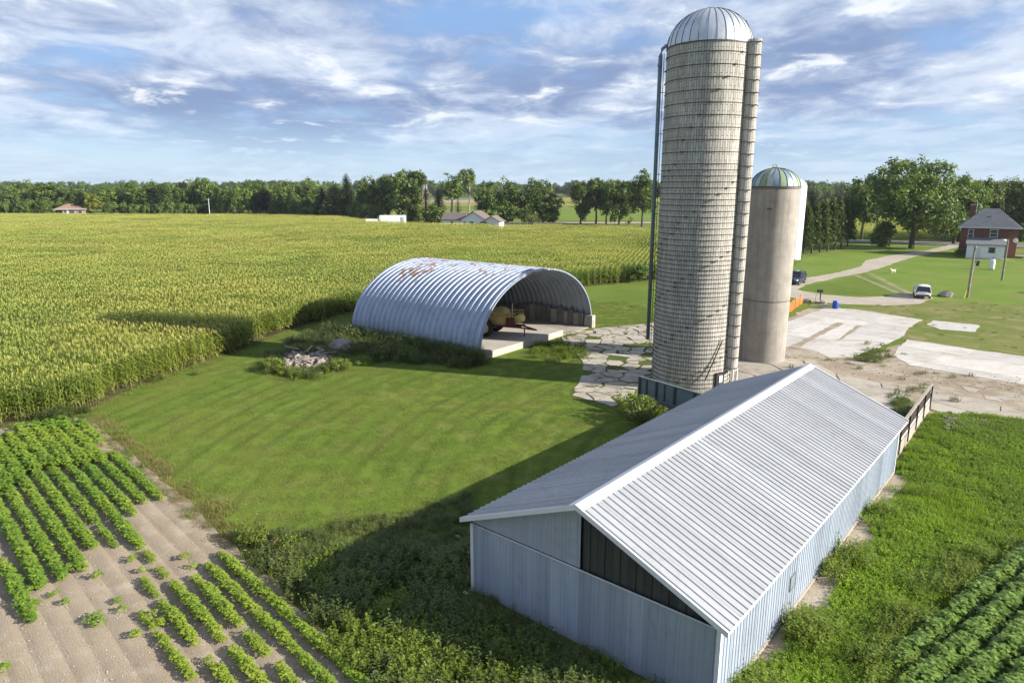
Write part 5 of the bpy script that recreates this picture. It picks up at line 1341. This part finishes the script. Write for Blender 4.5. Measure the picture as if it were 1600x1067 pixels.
    for q in fill(WORN, 1.3, r, [PAD1, PAD2], .5, lambda x, y: .45 + .6 * nz(x, y, .25), (.3, .6)): rows.append((*q[:5], r.choice((0, 1, 3, 3, 4))))
    for q in fill(DIRT, 1.0, r, [PAD1, PAD2, barn_rect(.3)], .5, lambda x, y: max(0, nz(x, y, .33, 9) - .22) * 3, (.3, .7)): rows.append((*q[:5], r.choice((0, 1, 5, 3))))
    for u, v, n in ((1405, 630, 40), (1418, 650, 30), (1365, 555, 40), (1352, 562, 25), (1430, 612, 12)):
        for k in range(n): c = G(u + r.gauss(0, 13), v + r.gauss(0, 6)); rows.append((c.x, c.y, 0, r.uniform(0, 6.28), r.uniform(.3, .7), r.choice((0, 1, 5, 8))))
    for u in np.arange(1230, 1420, 2.2): c = G(u, 559 + (u - 1230) * .03 + r.gauss(0, 2)); rows.append((c.x, c.y, 0, r.uniform(0, 6.28), r.uniform(.2, .45), r.choice((0, 3)))) if r.random() < .4 else None
    scatter('weeds', A, rows)
    # field of rough bright grass and clover right of the barn
    al = [leafy_patch('clover_patch', 700 + k, .9, 90, .10, .30, .10, 9, ['alfalfa', 'yellow_bloom'], .001) for k in range(3)] + [grass_patch('field_grass', 710 + k, .9, 120, .14, .42, .016, ['alfalfa', 'dry_grass'], .9, .8, lambda q: 1 if q.random() < .04 else 0) for k in range(2)] + [leafy_patch('field_weed', 720, .9, 20, .35, .75, .13, 10, ['weed_bright', 'white_bloom'], .02), grass_patch('field_dry', 721, .9, 70, .12, .34, .016, ['dry_grass', 'alfalfa'], .9, .8, lambda q: 1 if q.random() < .5 else 0)]
    soy = [tuple(G(u, v, .0).to_2d()) for u, v in ((1400, 1090), (1420, 1000), (1470, 945), (1520, 905), (1600, 858), (1900, 765), (1900, 1300), (1400, 1300))]
    def pf(r, x, y):
        q = nz(x, y, .28, 2) + r.uniform(-.3, .3)
        return r.choice((0, 1, 2)) if q < .25 else (r.choice((3, 4)) if q < .6 else r.choice((3, 4, 5)))
    fr = fill(FIELD, .45, r, [barn_rect(.45), soy], .5, lambda x, y: .98, (.65, 1.15), 1, pf)
    o = Vector((1.88, 18.57)); n = Vector((.7622, -.6473)); aa = Vector((.6473, .7622))
    fr2 = []
    for x, y, z, a, s, i in fr:
        d = (Vector((x, y)) - o).dot(n) - 4.5; L = (Vector((x, y)) - o).dot(aa)
        if d < .95 and L < 20 and r.random() < (.75 if nz(x, y, .6, 7) < .25 else .2): continue     # bare strip under the eave
        fr2.append((x, y, .03, a, s * (.8 if d < 1.2 else 1), i))
    for L, d, n_ in ((5.4, .9, 22), (5.0, 1.2, 12), (1.5, .8, 24), (.6, 1.2, 20), (15.5, .7, 10), (11, .6, 8)):
        for k in range(n_):
            p = o + n * (4.5 + d + r.gauss(0, .25)) + aa * (L + r.gauss(0, .5)); fr2.append((p.x, p.y, .03, r.uniform(0, 6.28), r.uniform(.8, 1.4), r.choice((5, 3, 5, 0))))
    for k in range(150):                                             # seam of tall weeds before the soybeans
        i = r.randrange(5); p, q = Vector(soy[i]), Vector(soy[i + 1]); c = p.lerp(q, r.random()); fr2.append((c.x + r.gauss(-.2, .3), c.y + r.gauss(.2, .3), .03, r.uniform(0, 6.28), r.uniform(.7, 1.3), r.choice((5, 3, 4, 5))))
    scatter('field_grass', al, fr2)
    # bright front lawn
    print('grass', len(rows), len(fr2), int(k.sum()) if hasattr(k, 'sum') else '')
plant_grass()

# ================================================================== shrubs and trees
def leaf_cloud(mb, centres, r, per, rad, ls, m=0, mfun=None):
    for c in centres:
        c = Vector(c); mm = mfun(c) if mfun else m
        for k in range(per):
            d = Vector((r.gauss(0, 1), r.gauss(0, 1), r.gauss(0, .8))).normalized() * rad * r.random() ** .45; p = c + d
            nrm = (d.normalized() + Vector((r.uniform(-.8, .8), r.uniform(-.8, .8), r.uniform(-.2, 1.0)))).normalized(); a = nrm.orthogonal().normalized(); a = Matrix.Rotation(r.uniform(0, 6.28), 3, nrm) @ a; b = nrm.cross(a); L = ls * r.uniform(.6, 1.25)
            mb.quad(p - a * L * .5, p + b * L * .32, p + a * L * .5, p - b * L * .32, mm)
def broadleaf(seed, h=14.0, w=11.0, base=.2, ncl=210, per=34, rad=1.15, ls=.66, trunk=.34, gaps=.30, lobes=5, mats=('tree_leaf', 'tree_leaf_light'), bark='bark', shape='round'):
    """returns (trunk mesh, crown mesh), foot at the origin"""
    r = random.Random(seed); tb = MB(); cz = h * (base + (1 - base) * .5); rz = h * (1 - base) * .5; rx = w / 2
    top = Vector((r.uniform(-.4, .4), r.uniform(-.4, .4), h * (base + .32))); tb.tube([(0, 0, -.2), (r.uniform(-.1, .1), 0, h * base * .6), tuple(top * .75), tuple(top)], [trunk * 1.25, trunk, trunk * .75, trunk * .5], 9, 0, False)
    tips = []; nb = 8
    for k in range(nb):
        a = 2 * math.pi * k / nb + r.uniform(-.4, .4); el = r.uniform(.1, .95); q = Vector((math.cos(a) * rx * (.55 + .3 * (1 - el)), math.sin(a) * rx * (.55 + .3 * (1 - el)), h * base + (h * (1 - base)) * (.22 + .62 * el))); s0 = top * r.uniform(.45, 1.0); mid = s0.lerp(q, .5) + Vector((0, 0, r.uniform(.1, .8)))
        tb.tube([tuple(s0), tuple(mid), tuple(q)], [trunk * .45, trunk * .28, trunk * .08], 5, 0, False); tips.append(q)
        for j in range(2):
            q2 = q + Vector((r.uniform(-1, 1), r.uniform(-1, 1), r.uniform(-.2, .9))) * rx * .35; tb.tube([tuple(mid), tuple(mid.lerp(q2, .6)), tuple(q2)], [trunk * .2, trunk * .12, trunk * .04], 4, 0, False); tips.append(q2)
    LB = [(Vector((math.cos(2 * math.pi * k / lobes + r.uniform(-.4, .4)) * rx * r.uniform(.3, .55), math.sin(2 * math.pi * k / lobes + r.uniform(-.4, .4)) * rx * r.uniform(.3, .55), cz + rz * r.uniform(-.7, .5))), r.uniform(.40, .62)) for k in range(lobes)] + [(Vector((0, 0, cz + rz * .35)), .6), (Vector((r.uniform(-1, 1), r.uniform(-1, 1), cz)), .7)]
    cen = []
    while len(cen) < ncl:
        L, f = r.choice(LB); d = Vector((r.gauss(0, 1), r.gauss(0, 1), r.gauss(0, 1))).normalized() * r.uniform(.55, 1.0); p = L + Vector((d.x * rx * f, d.y * rx * f, d.z * rz * f * 1.05))
        if p.z < h * base * .9 or mnoise.noise(p * .33 + Vector((seed * 5.7, 0, 0))) < -gaps: continue
        if shape == 'vase' and (p.x ** 2 + p.y ** 2) ** .5 > rx * (.25 + .9 * (p.z - h * base) / (h * (1 - base))): continue
        cen.append(p)
    cb = MB(); leaf_cloud(cb, cen, r, per, rad, ls, 0, lambda c: 1 if mnoise.noise(c * .45 + Vector((0, seed, 0))) > .12 else 0)
    return tb.mesh('trunk', bark), cb.mesh('crown', list(mats))
def conifer(seed, h=13.0, w=5.4, mat='needle', base=.07, dens=1.0, bark='bark', taper=1.0):
    r = random.Random(seed); tb = MB(); tb.tube([(0, 0, -.2), (0, 0, h * .5), (0, 0, h * .98)], [.22, .14, .03], 7, 0, False); cb = MB(); z = h * base
    while z < h:
        f = 1 - (z / h); R_ = w / 2 * (f ** (.8 * taper)) * r.uniform(.8, 1.1) + .12; n = max(4, int((5 + 8 * f) * dens)); a0 = r.uniform(0, 6)
        for k in range(n):
            a = a0 + 2 * math.pi * k / n + r.uniform(-.25, .25); L = R_ * r.uniform(.72, 1.12); d = Vector((math.cos(a), math.sin(a), 0)); s = Vector((-d.y, d.x, 0)); prev = None
            for j in range(4):
                t = (j + .5) / 4; c = d * L * t + Vector((0, 0, z + .25 * L * t - .42 * L * t * t)); e = .52 * (1 - .4 * t) * min(1.3, L)
                for g in range(2):
                    v = (s * r.uniform(-.9, .9) + d * r.uniform(.2, .8) + Vector((0, 0, r.uniform(-.55, .35)))).normalized(); q = v.cross(Vector((r.uniform(-.4, .4), r.uniform(-.4, .4), 1))).normalized(); cb.quad(c - v * e * .5, c + q * e * .3, c + v * e * .6, c - q * e * .3, 0)
        z += max(.22, h * .026)
    return tb.mesh('trunk', bark), cb.mesh('crown', [mat])
def shrub_mesh(seed, h, w, mats, ncl=26, per=26, ls=.16, mix=.25):
    r = random.Random(seed); cb = MB(); cen = []
    for k in range(ncl):
        a = r.uniform(0, 6.28); q = math.sqrt(r.random()); cen.append((math.cos(a) * q * w * .42, math.sin(a) * q * w * .42, h * (.2 + .68 * r.random() * (1 - .4 * q))))
    leaf_cloud(cb, cen, r, per, h * .2, ls, 0, lambda c: 1 if (len(mats) > 1 and c.z > h * .5 and r.random() < mix) else 0)
    tb = MB()
    for k in range(6):
        a = r.uniform(0, 6.28); tb.tube([(0, 0, 0), (math.cos(a) * w * .3, math.sin(a) * w * .3, h * .7)], [.03, .01], 4, 0, False)
    return tb.mesh('stem', 'bark'), cb.mesh('foliage', list(mats))

BL = [broadleaf(1, base=.08), broadleaf(2, base=.10, gaps=.2, lobes=6), broadleaf(3, base=.05, gaps=.35), broadleaf(4, base=.12, gaps=.2, lobes=4), broadleaf(5, base=.05, gaps=.25, lobes=7)]
ROW = [broadleaf(11, 15, 8.5, .20, 130, 34, .95, .58, .26, .2, 4), broadleaf(12, 15, 8.0, .16, 125, 34, .95, .58, .24, .25, 4), broadleaf(13, 15, 8.5, .18, 135, 34, .95, .58, .25, .22, 5)]
SPARSE = [broadleaf(21, 16, 7.5, .36, 80, 30, .9, .55, .22, .12, 4, bark='bark_pale'), broadleaf(22, 16, 5.5, .42, 60, 30, .9, .55, .2, .12, 3, bark='bark_pale')]
YEL = [broadleaf(31, 10, 8, .3, 120, 32, .85, .5, .2, .3, 4, mats=('tree_leaf_yellow', 'tree_leaf_yellow'), bark='bark_pale')]
BIG = [broadleaf(41, 18, 19, .12, 560, 36, 1.25, .60, .5, .26, 9), broadleaf(42, 17, 15, .10, 430, 36, 1.2, .60, .42, .26, 8)]
BUSH = [broadleaf(51, 5, 5.5, .02, 80, 36, .75, .45, .1, .5, 4), broadleaf(52, 5, 5, .02, 75, 36, .75, .45, .1, .5, 4)]
SPR = [conifer(61, w=6.4, dens=2.2, taper=.8), conifer(62, w=7.2, dens=2.2, taper=.75), conifer(63, w=5.6, dens=2.2, taper=.85)]
OLV = [conifer(71, 9, 5.4, 'needle_olive', .17, 3.0, taper=.6), conifer(72, 9, 5.0, 'needle_olive', .19, 3.0, taper=.6)]
DEAD = [conifer(81, 15, 3.6, 'needle_dead', .25, .5)]
SETS = {'b': (BL, 14, 11, 'broadleaf_tree'), 'r': (ROW, 15, 8.2, 'broadleaf_tree'), 's': (SPARSE, 16, 6.5, 'broadleaf_tree'), 'y': (YEL, 10, 8, 'broadleaf_tree'), 'g': (BIG, 17.5, 17, 'maple_tree'), 'u': (BUSH, 5, 5.2, 'shrub_tree'), 'c': (SPR, 13, 5.4, 'spruce_tree'), 'o': (OLV, 9, 4.8, 'spruce_tree'), 'd': (DEAD, 15, 3.6, 'spruce_tree')}
tcount = {}
def plant_tree(kind, u, vb, vt, wpx, label, group=None, Y=None, cat='tree', var=None):
    ms, h0, w0, name = SETS[kind]
    p = G(u, vb)
    if Y: q = at_y(u, vb, Y); p = Vector((q.x, Y, 0))
    top = at_y(u, vt, p.y).z; Z = p.y * math.cos(PITCH) + CAM_H * math.sin(PITCH); wid = wpx * Z / FPX
    k = tcount.get(kind, 0); tcount[kind] = k + 1; tm, cm = ms[(k if var is None else var) % len(ms)]
    t = thing(name, label, cat, p, k * 2.399 % 6.28, group); t.scale = (wid / w0, wid / w0, top / h0)
    link('trunk', tm, t); link('crown', cm, t); return t
def trees():
    r = random.Random(77)
    GL = 'trees in the long row behind the corn'; LL = 'mid green broadleaf tree in the long row behind the corn, between brick bungalow and spruces'
    for u, vt, w in ((-45, 288, 60), (-12, 290, 55), (22, 291, 52)): plant_tree('b', u, 334, vt, w, 'broadleaf tree in the row that ends at the brick bungalow', 'trees before the brick bungalow', 322)
    plant_tree('b', 76, 334, 285, 62, 'big pale green broadleaf tree rising just behind the brick bungalow', None, 326)
    plant_tree('b', 118, 334, 290, 46, 'dark broadleaf tree between the brick bungalow and the yellow green tree', None, 330)
    plant_tree('y', 146, 334, 301, 32, 'young yellow green tree on two pale trunks beside the brick bungalow', None, 318)
    for u, vt, w in ((168, 289, 44), (190, 297, 34), (212, 284, 48), (236, 289, 38), (262, 282, 46), (287, 292, 40), (309, 287, 40), (328, 278, 52), (352, 294, 36), (375, 288, 44)): plant_tree('b' if r.random() < .8 else 's', u, 334, vt, w, LL, GL, 322 + r.uniform(-6, 14))
    for u, vt, w in ((0, 287, 70), (55, 285, 70), (100, 288, 60), (150, 287, 60), (200, 288, 60), (250, 285, 60), (300, 284, 60), (345, 285, 60), (395, 283, 60), (440, 282, 60), (490, 281, 60), (545, 281, 60), (590, 279, 60)): plant_tree('b', u + r.uniform(-12, 12), 332, vt + r.uniform(-5, 6), w * r.uniform(.75, 1.1), 'broadleaf tree in the second rank of the wood behind the corn', 'second rank of trees behind the corn', 372 + r.uniform(-8, 20))
    for u, vt in ((205, 279), (318, 276), (388, 280)): plant_tree('s', u, 334, vt, 30, 'taller open topped tree rising above the long row behind the corn', 'taller open trees of the long row', 335)
    for u, vt in ((129, 296), (247, 290), (341, 288)): plant_tree('c', u, 334, vt, 30, 'dark pointed spruce among the broadleaf trees of the long row', 'spruces in the long row behind the corn', 318)
    for u in (10, 30, 48, 68): plant_tree('u', u, 334, 312, 26, 'low dark shrub at the foot of the trees before the brick bungalow', 'low shrubs before the bungalow trees', 316)
    for u in (172, 196, 207, 218, 230, 243, 256, 268, 284, 300): plant_tree('u', u, 334, 317 + r.uniform(-2, 3), 17, 'rounded hedge shrub standing along the far edge of the corn', 'rounded shrubs at the far corn edge', 315)
    # middle group
    M = [('b', 402, 338, 286, 40, 'low spreading tree where the corn edge meets the dark spruces'), ('b', 425, 338, 284, 46, 'pale green tree with a rounded top before the dark spruces'), ('c', 415, 339, 292, 44, 'short dark spruce at the corn edge, first of the evergreen group'), ('b', 452, 340, 281, 60, 'dense rounded dark tree, widest of the group left of the spruces'), ('b', 485, 340, 282, 46, 'light green tree squeezed between two dark spruces'), ('c', 468, 340, 290, 40, 'broad dark spruce reaching down to the corn behind the open field'), ('c', 505, 342, 288, 48, 'black green spruce with a wide skirt left of the tallest spruce'), ('c', 524, 343, 286, 42, 'dark spruce touching the tallest spruce'), ('c', 544, 343, 270, 34, 'tallest pointed spruce above the corn, sharp tip over its neighbours'), ('b', 578, 343, 273, 42, 'broadleaf tree just right of the tallest spruce'), ('c', 566, 343, 300, 34, 'short dark spruce below the broadleaf tree by the white trailer'), ('b', 606, 343, 272, 46, 'tall leafy tree straight behind the white trailer'), ('b', 638, 345, 259, 66, 'highest leafy tree of the group, its crown above the white trailer'), ('s', 660, 345, 268, 30, 'thin topped tree beside the reddish dead spruce'), ('d', 666, 347, 271, 30, 'reddish brown dead spruce standing out among green trees'), ('c', 686, 348, 290, 28, 'narrow green spruce right of the reddish dead spruce'), ('c', 642, 349, 316, 26, 'small dark spruce in front of the white trailer'), ('s', 706, 348, 267, 46, 'open crowned tree behind the white bungalow'), ('s', 734, 345, 262, 36, 'tall slender tree with bare lower stem behind the white bungalow'), ('d', 716, 348, 300, 20, 'small reddish dead conifer under the open crowned tree'), ('b', 765, 349, 281, 52, 'dark dense tree just right of the white bungalow'), ('b', 793, 349, 278, 58, 'large round tree, second from the white bungalow'), ('b', 848, 349, 279, 62, 'large round dark tree beside the gap in the tree line'), ('s', 832, 347, 275, 30, 'thin tree rising between the two large round trees'), ('b', 907, 350, 282, 44, 'slim tree with a bare trunk, first of the five lane trees'), ('r', 931, 350, 271, 46, 'taller slim tree, second of the five lane trees'), ('r', 947, 350, 280, 39, 'narrow leaning tree, third of the five lane trees'), ('b', 967, 351, 276, 57, 'wide topped tree with a forked trunk, fourth of the five lane trees'), ('r', 1003, 354, 265, 54, 'tall tree with a white base, nearest the tall silo in the lane row')]
    for i, (k, u, vb, vt, w, lab) in enumerate(M): plant_tree(k, u, vb, vt, w, lab, 'lane trees by the tall silo' if 'lane' in lab else None)
    for u, vb in ((430, 340), (447, 340), (462, 341), (478, 342), (492, 342), (512, 343), (556, 344), (572, 345), (588, 345), (655, 349), (677, 349)): plant_tree('u', u, vb, vb - 27 + r.uniform(-5, 4), 30, 'dark shrub growing under the evergreen group at the corn edge', 'undergrowth below the evergreen group')
    for u, vb in ((752, 349), (772, 350), (800, 350), (826, 350), (858, 350)): plant_tree('u', u, vb, vb - 22 + r.uniform(-5, 4), 34, 'dark low growth under the large round trees by the lane', 'low growth under the round trees')
    # right hand group
    for i, (u, vb, vt, w) in enumerate(((1256, 397, 316, 32), (1268, 396, 312, 34), (1281, 394.5, 307, 36), (1293, 392.5, 304, 36), (1304, 390.5, 303, 34), (1314, 388, 304, 30), (1324, 385, 308, 26))):
        plant_tree('o', u, vb, vt, w, 'olive green spruce in the close hedge row beside the white silo', 'spruces of the hedge row')
    plant_tree('c', 1262, 385, 287, 34, 'dark conifer whose tip shows above the hedge row of spruces')
    plant_tree('b', 1346, 374, 268, 66, 'tall dark tree between the spruce hedge and the large maple')
    plant_tree('g', 1424, 388, 250, 132, 'huge spreading maple standing at the bend of the gravel drive', var=0)
    plant_tree('u', 1380, 384, 345, 40, 'dark shrub under the edge of the huge maple')
    plant_tree('g', 1490, 381, 262, 96, 'broad maple between the huge maple and the brick farmhouse', var=1)
    for u, vt, w in ((1540, 268, 84), (1590, 266, 90), (1650, 266, 100)): plant_tree('g', u, 376, vt, w, 'big dark maple behind the brick farmhouse roof', 'maples behind the farmhouse', var=1)
    for u, vt in ((1500, 345), (1520, 350), (1560, 350), (1590, 345)): plant_tree('u', u, 377, vt, 36, 'dark undergrowth shrub below the maples behind the farmhouse', 'shrubs behind the farmhouse')
    plant_tree('u', 1499, 402, 388, 20, 'low dark bush at the corner of the brick farmhouse')
    plant_tree('u', 1245, 404, 392, 14, 'small round bush at the foot of the white silo')
    sh = G(1566, 456) + Vector((25 * .962, -25 * .272, 0)); t = thing('broadleaf_tree', 'broadleaf tree standing beyond the front lawn whose shadow reaches the wooden pole', 'tree', sh); t.scale = (.62, .62, .72)
    link('trunk', BL[1][0], t); link('crown', BL[1][1], t)
    # dark evergreen bush at the corn edge by the tall silo
    t = plant_tree('u', 1000, 440.5, 414, 46, 'dark evergreen bush at the corn edge seen past the fill pipe')
trees()
# fields beyond and the distant wood
def far_things():
    sheet('far_soy_field', GP([(840, 344), (1020, 346), (1020, 326), (870, 322)]), -.02, 'lawn_bright')
    for i, (lst, m) in enumerate((([(560, 336), (1020, 336), (1020, 331), (560, 331)], 'far_yellow'), ([(300, 322), (900, 322), (900, 317.5), (300, 317.5)], 'far_yellow'), ([(860, 315), (1030, 315), (1030, 309), (850, 309)], 'far_yellow'), ([(400, 306), (1100, 306), (1100, 302), (400, 302)], 'far_dark'), ([(1230, 303), (1330, 303), (1330, 299), (1230, 299)], 'far_yellow'), ([(1200, 330), (1700, 345), (1700, 322), (1200, 316)], 'far_dark'))):
        sheet('far_field', GP(lst), -.04 + .002 * i, m)
    sheet('far_stubble', GP([(640, 312.5), (800, 312.5), (780, 317), (640, 317)]), -.02, 'yard_dirt')
    sheet('lane', GP([(740, 352), (1024, 349), (1024, 346.8), (840, 348)]), .03, 'gravel')
    r = random.Random(55); rows = []
    for k in range(620):
        x = r.uniform(-900, 1150); y = 900 + abs(r.gauss(0, 60)) + .05 * abs(x); rows.append((x, y, 0, r.uniform(0, 6.28), r.uniform(1.15, 1.6), r.randrange(5)))
    for k in range(120):
        x = r.uniform(120, 420); y = 560 + abs(r.gauss(0, 25)); rows.append((x, y, 0, r.uniform(0, 6.28), r.uniform(1.0, 1.35), r.randrange(5)))
    scatter('far_wood', [c for _, c in BL], rows)
    # tall crop beyond the road
    rows = []
    zone = GP([(1325, 372.5), (1700, 379), (1700, 352), (1300, 345)])
    for q in fill(zone, 8.6, r, [], .1): rows.append((q[0], q[1], -.7, r.uniform(0, 6.28), 1.0, r.randrange(4)))
    scatter('far_crop', far_p, rows)
far_things()

def shrubs():
    g1 = shrub_mesh(91, 1.7, 2.6, ('weed_dark', 'yellow_bloom'), 34, 34, .15, .10); g2 = shrub_mesh(92, 1.5, 2.0, ('weed_bright', 'yellow_bloom'), 30, 32, .14, .0); g3 = shrub_mesh(93, 1.0, 1.5, ('red_weed', 'weed_dark'), 26, 26, .12, .4); g4 = shrub_mesh(94, 1.1, 1.6, ('weed_bright', 'dry_grass'), 30, 30, .10, .12)
    def put(pr, p, s, label, group=None, cat='bush'):
        t = thing('weed_bush', label, cat, p, rnd.uniform(0, 6.28), group); t.scale = (s, s, s); link('stem', pr[0], t); link('foliage', pr[1], t); return t
    put(g1, G(612, 563), 1.25, 'dark bush with yellow flowers against the arched shed wall'); put(g1, G(585, 560), 1.15, 'dark green bush without blooms beside the yellow flowered one', None); 
    put(g2, G(640, 562), .9, 'small green weed bush right of the yellow flowered bush'); put(g1, G(548, 535), 1.1, 'tall weedy bush at the far corner of the arched shed')
    put(g3, G(712, 566), 1.25, 'reddish brown weed clump by the shed slab corner', 'red weed clumps'); put(g3, G(735, 568), 1.2, 'reddish brown weed clump by the shed slab corner', 'red weed clumps'); put(g3, G(690, 562), 1.2, 'reddish brown weed clump by the shed slab corner', 'red weed clumps')
    put(g4, G(533, 578), 1.15, 'pale green bush at the front of the rubble heap'); put(g4, G(568, 570), .9, 'greyish weed bush between rubble heap and shed wall'); put(g2, G(428, 580), .9, 'bright weed bush at the tip of the rubble heap'); put(g4, G(446, 585), .8, 'pale low bush in front of the rubble heap stones')
    put(g2, G(990, 652), 1.25, 'upright green bush by the steel bunk wall'); put(g1, G(1004, 662), 1.1, 'yellow flowering bush between bunk wall and barn roof'); put(g2, G(1018, 660), 1.0, 'dark leaved bush half hidden by the barn roof')
    put(g4, G(1308, 905), .0 + .8, 'grey green bush against the sunny wall of the barn'); put(g4, G(1290, 895), .6, 'smaller pale bush behind the grey green one at the barn wall')
    put(g4, G(448, 862), .9, 'pale feathery bush at the lawn corner near the bean rows'); put(g2, G(395, 850), .7, 'bushy green weed where lawn, soil and weeds meet')
shrubs()

# ================================================================== distant buildings
def build_far_houses():
    c = at_y(735, 349, 236); t = thing('white_bungalow', 'white bungalow with brown roof among trees beyond the corn', 'house', (c.x, c.y, 0), R(-14))
    # main block: gable facing the camera, wing to the left
    def gable(x0, x1, y0, y1, ez, rz_, nm, along='y'):
        MB().box(((x0 + x1) / 2, (y0 + y1) / 2, ez / 2), (x1 - x0, y1 - y0, ez)).build('wall', 'white_siding', t)
        mb = MB(); g = MB()
        if along == 'y':
            xm = (x0 + x1) / 2
            for s, xe in ((1, x1 + .5), (-1, x0 - .5)):
                zz = ez - .5 * (rz_ - ez) / ((x1 - x0) / 2); pts = [(xm, y0 - .5, rz_), (xe, y0 - .5, zz), (xe, y1 + .4, zz), (xm, y1 + .4, rz_)]
                mb.add([(a, b, c + .16) for a, b, c in pts] + pts, [(0, 1, 2, 3) if s < 0 else (3, 2, 1, 0), (4, 5, 6, 7), (0, 4, 5, 1), (1, 5, 6, 2)])
            g.add([(x0, y0, ez), (x1, y0, ez), (xm, y0, rz_ - .05)], [(0, 1, 2)])
        else:
            ym = (y0 + y1) / 2
            for s, ye in ((1, y1 + .5), (-1, y0 - .5)):
                zz = ez - .5 * (rz_ - ez) / ((y1 - y0) / 2); pts = [(x0 - .5, ym, rz_), (x0 - .5, ye, zz), (x1 + .5, ye, zz), (x1 + .5, ym, rz_)]
                mb.add([(a, b, c + .16) for a, b, c in pts] + pts, [(0, 1, 2, 3), (4, 7, 6, 5), (1, 5, 6, 2), (0, 4, 5, 1), (2, 6, 7, 3)])
            g.add([(x1, y0, ez), (x1, y1, ez), (x1, ym, rz_ - .05)], [(0, 1, 2)])
        r_ = mb.build('roof', 'brown_shingle', t)
        if g.f: g.build('gable_end', 'white_siding', t)
        return r_
    gable(-10.5, -3, 1, 9, 2.9, 4.9, 'w', 'x'); gable(-3.2, 5.5, -.5, 9, 2.9, 5.6, 'm', 'y'); gable(5.4, 10.8, -2.5, 4, 2.6, 4.2, 'g', 'y')
    window(t, 1.5, 1.5, (.6, -.52, 1.5), 0, 'dark_rib'); window(t, 1.0, 1.4, (-1.8, -.52, 1.6), 0); window(t, 1.2, 1.0, (-7, .98, 1.6), 0); MB().box((8.1, -2.53, 1.1), (2.6, .06, 2.2)).build('garage_door', 'white_trim', t)
    c = at_y(690, 351.5, 232)
    for i in range(9):
        o = MB().box((0, 0, .5), (.5, .5, 1.0), top=.8).build('garden_chair' if False else 'fence_post', 'white_trim', loc=(c.x + i * 1.35, 231.5, 2.0 - 1.0)); o.location.z = .9; tag(o, 'short white post in the line before the white bungalow', 'post', 'white posts before the bungalow')
    c = at_y(754, 353, 226); t = thing('parked_car', 'dark red car parked in front of the white bungalow, mostly behind the corn', 'car', (c.x, 229, .8), R(170)); 
    MB().box((0, 0, .85), (4.4, 1.8, .75), top=.93).build('body', 'sprayer_red', t); MB().box((-.2, 0, 1.5), (2.5, 1.6, .6), top=.75).build('cabin', 'glass_dark', t)
    for x in (-1.4, 1.4): 
        for y in (-.85, .85): wheel(t, (x, y, .34), .34, .22)
    # white trailer
    c = at_y(614, 348, 243); t = thing('trailer', 'long white box trailer under trees beyond the corn', 'trailer', (c.x, c.y, 0), R(6))
    MB().box((0, 0, 2.5), (9.0, 2.6, 3.1)).build('box', 'white_siding', t); MB().box((-7.2, 0, 2.0), (4.2, 2.4, 1.6)).build('flat_shed', 'white_siding', t)
    for k in range(8): MB().box((-4 + k * 1.14, -1.33, 2.5), (.09, .06, 3.0)).build('side_post', 'white_trim', t)
    MB().box((3.2, -1.34, 2.3), (.9, .05, 2.2)).build('door', 'dome_steel', t)
    for x in (-2.6, -1.4, 2.8): wheel(t, (x, -1.1, .5), .5, .3)
    # brick bungalow far left
    c = at_y(108, 334.5, 312); t = thing('brick_bungalow', 'low pinkish brick bungalow with a tan hip roof at the far corn edge', 'house', (c.x - 6, c.y, 0), R(12))
    MB().box((6, 4, 2.0), (12, 8, 4.0)).build('wall', 'brick_pink', t); hip_roof(t, 0, 12, 0, 8, 3.9, 6.2, .7, 4.4, 'tan_shingle', .5)
    window(t, 2.4, 1.4, (6.6, -.02, 2.7), 0); window(t, 1.0, 2.0, (3.9, -.02, 2.5), 0); MB().box((1.4, -.02, 2.3), (2.6, .1, 2.6)).build('garage_door', 'black_part', t); window(t, 1.6, 1.4, (10, -.02, 2.7), 0)
    MB().box((4.9, -.05, 2.3), (.5, .14, 3.2)).build('pillar', 'white_trim', t)
    c = at_y(327.5, 334, 312); t = thing('lane_pole', 'thin pale pole standing in the grass gap of the far row of trees', 'pole', (c.x, 312, 0)); MB().tube([(0, 0, 0), (0, 0, 8.6)], [.16, .1], 6).build('pole', 'white_trim', t); MB().box((0, 0, 8.2), (1.6, .12, .12)).build('crossarm', 'white_trim', t)
    c = at_y(792, 352, 225); t = thing('yard_fence', 'low dark board fence under the large round trees by the lane', 'fence', (c.x, 222, 0))
    for k in range(9): MB().box((k * 2.2, 0, 1.5), (.12, .12, 2.6)).build('post', 'wood_grey', t)
    for z in (1.4, 2.0, 2.6): MB().box((8.8, -.08, z), (17.6, .05, .16)).build('rail', 'wood_grey', t)
build_far_houses()

# ================================================================== air: far things fade a little
def build_haze():
    m = bpy.data.materials.new('haze'); m.use_nodes = True; MATS['haze'] = m; nt = m.node_tree
    nt.nodes.remove(nt.nodes['Principled BSDF']); v = nt.nodes.new('ShaderNodeVolumePrincipled')
    v.inputs['Density'].default_value = HAZE; v.inputs['Color'].default_value = (0.80, 0.88, 1.0, 1); v.inputs['Anisotropy'].default_value = 0.2
    nt.links.new(v.outputs[0], nt.nodes['Material Output'].inputs['Volume'])
    MB().box((0, 1775, 12.9), (5300, 3770, 28.2)).build('haze', 'haze', kind='stuff')
HAZE = 0.00008
build_haze()
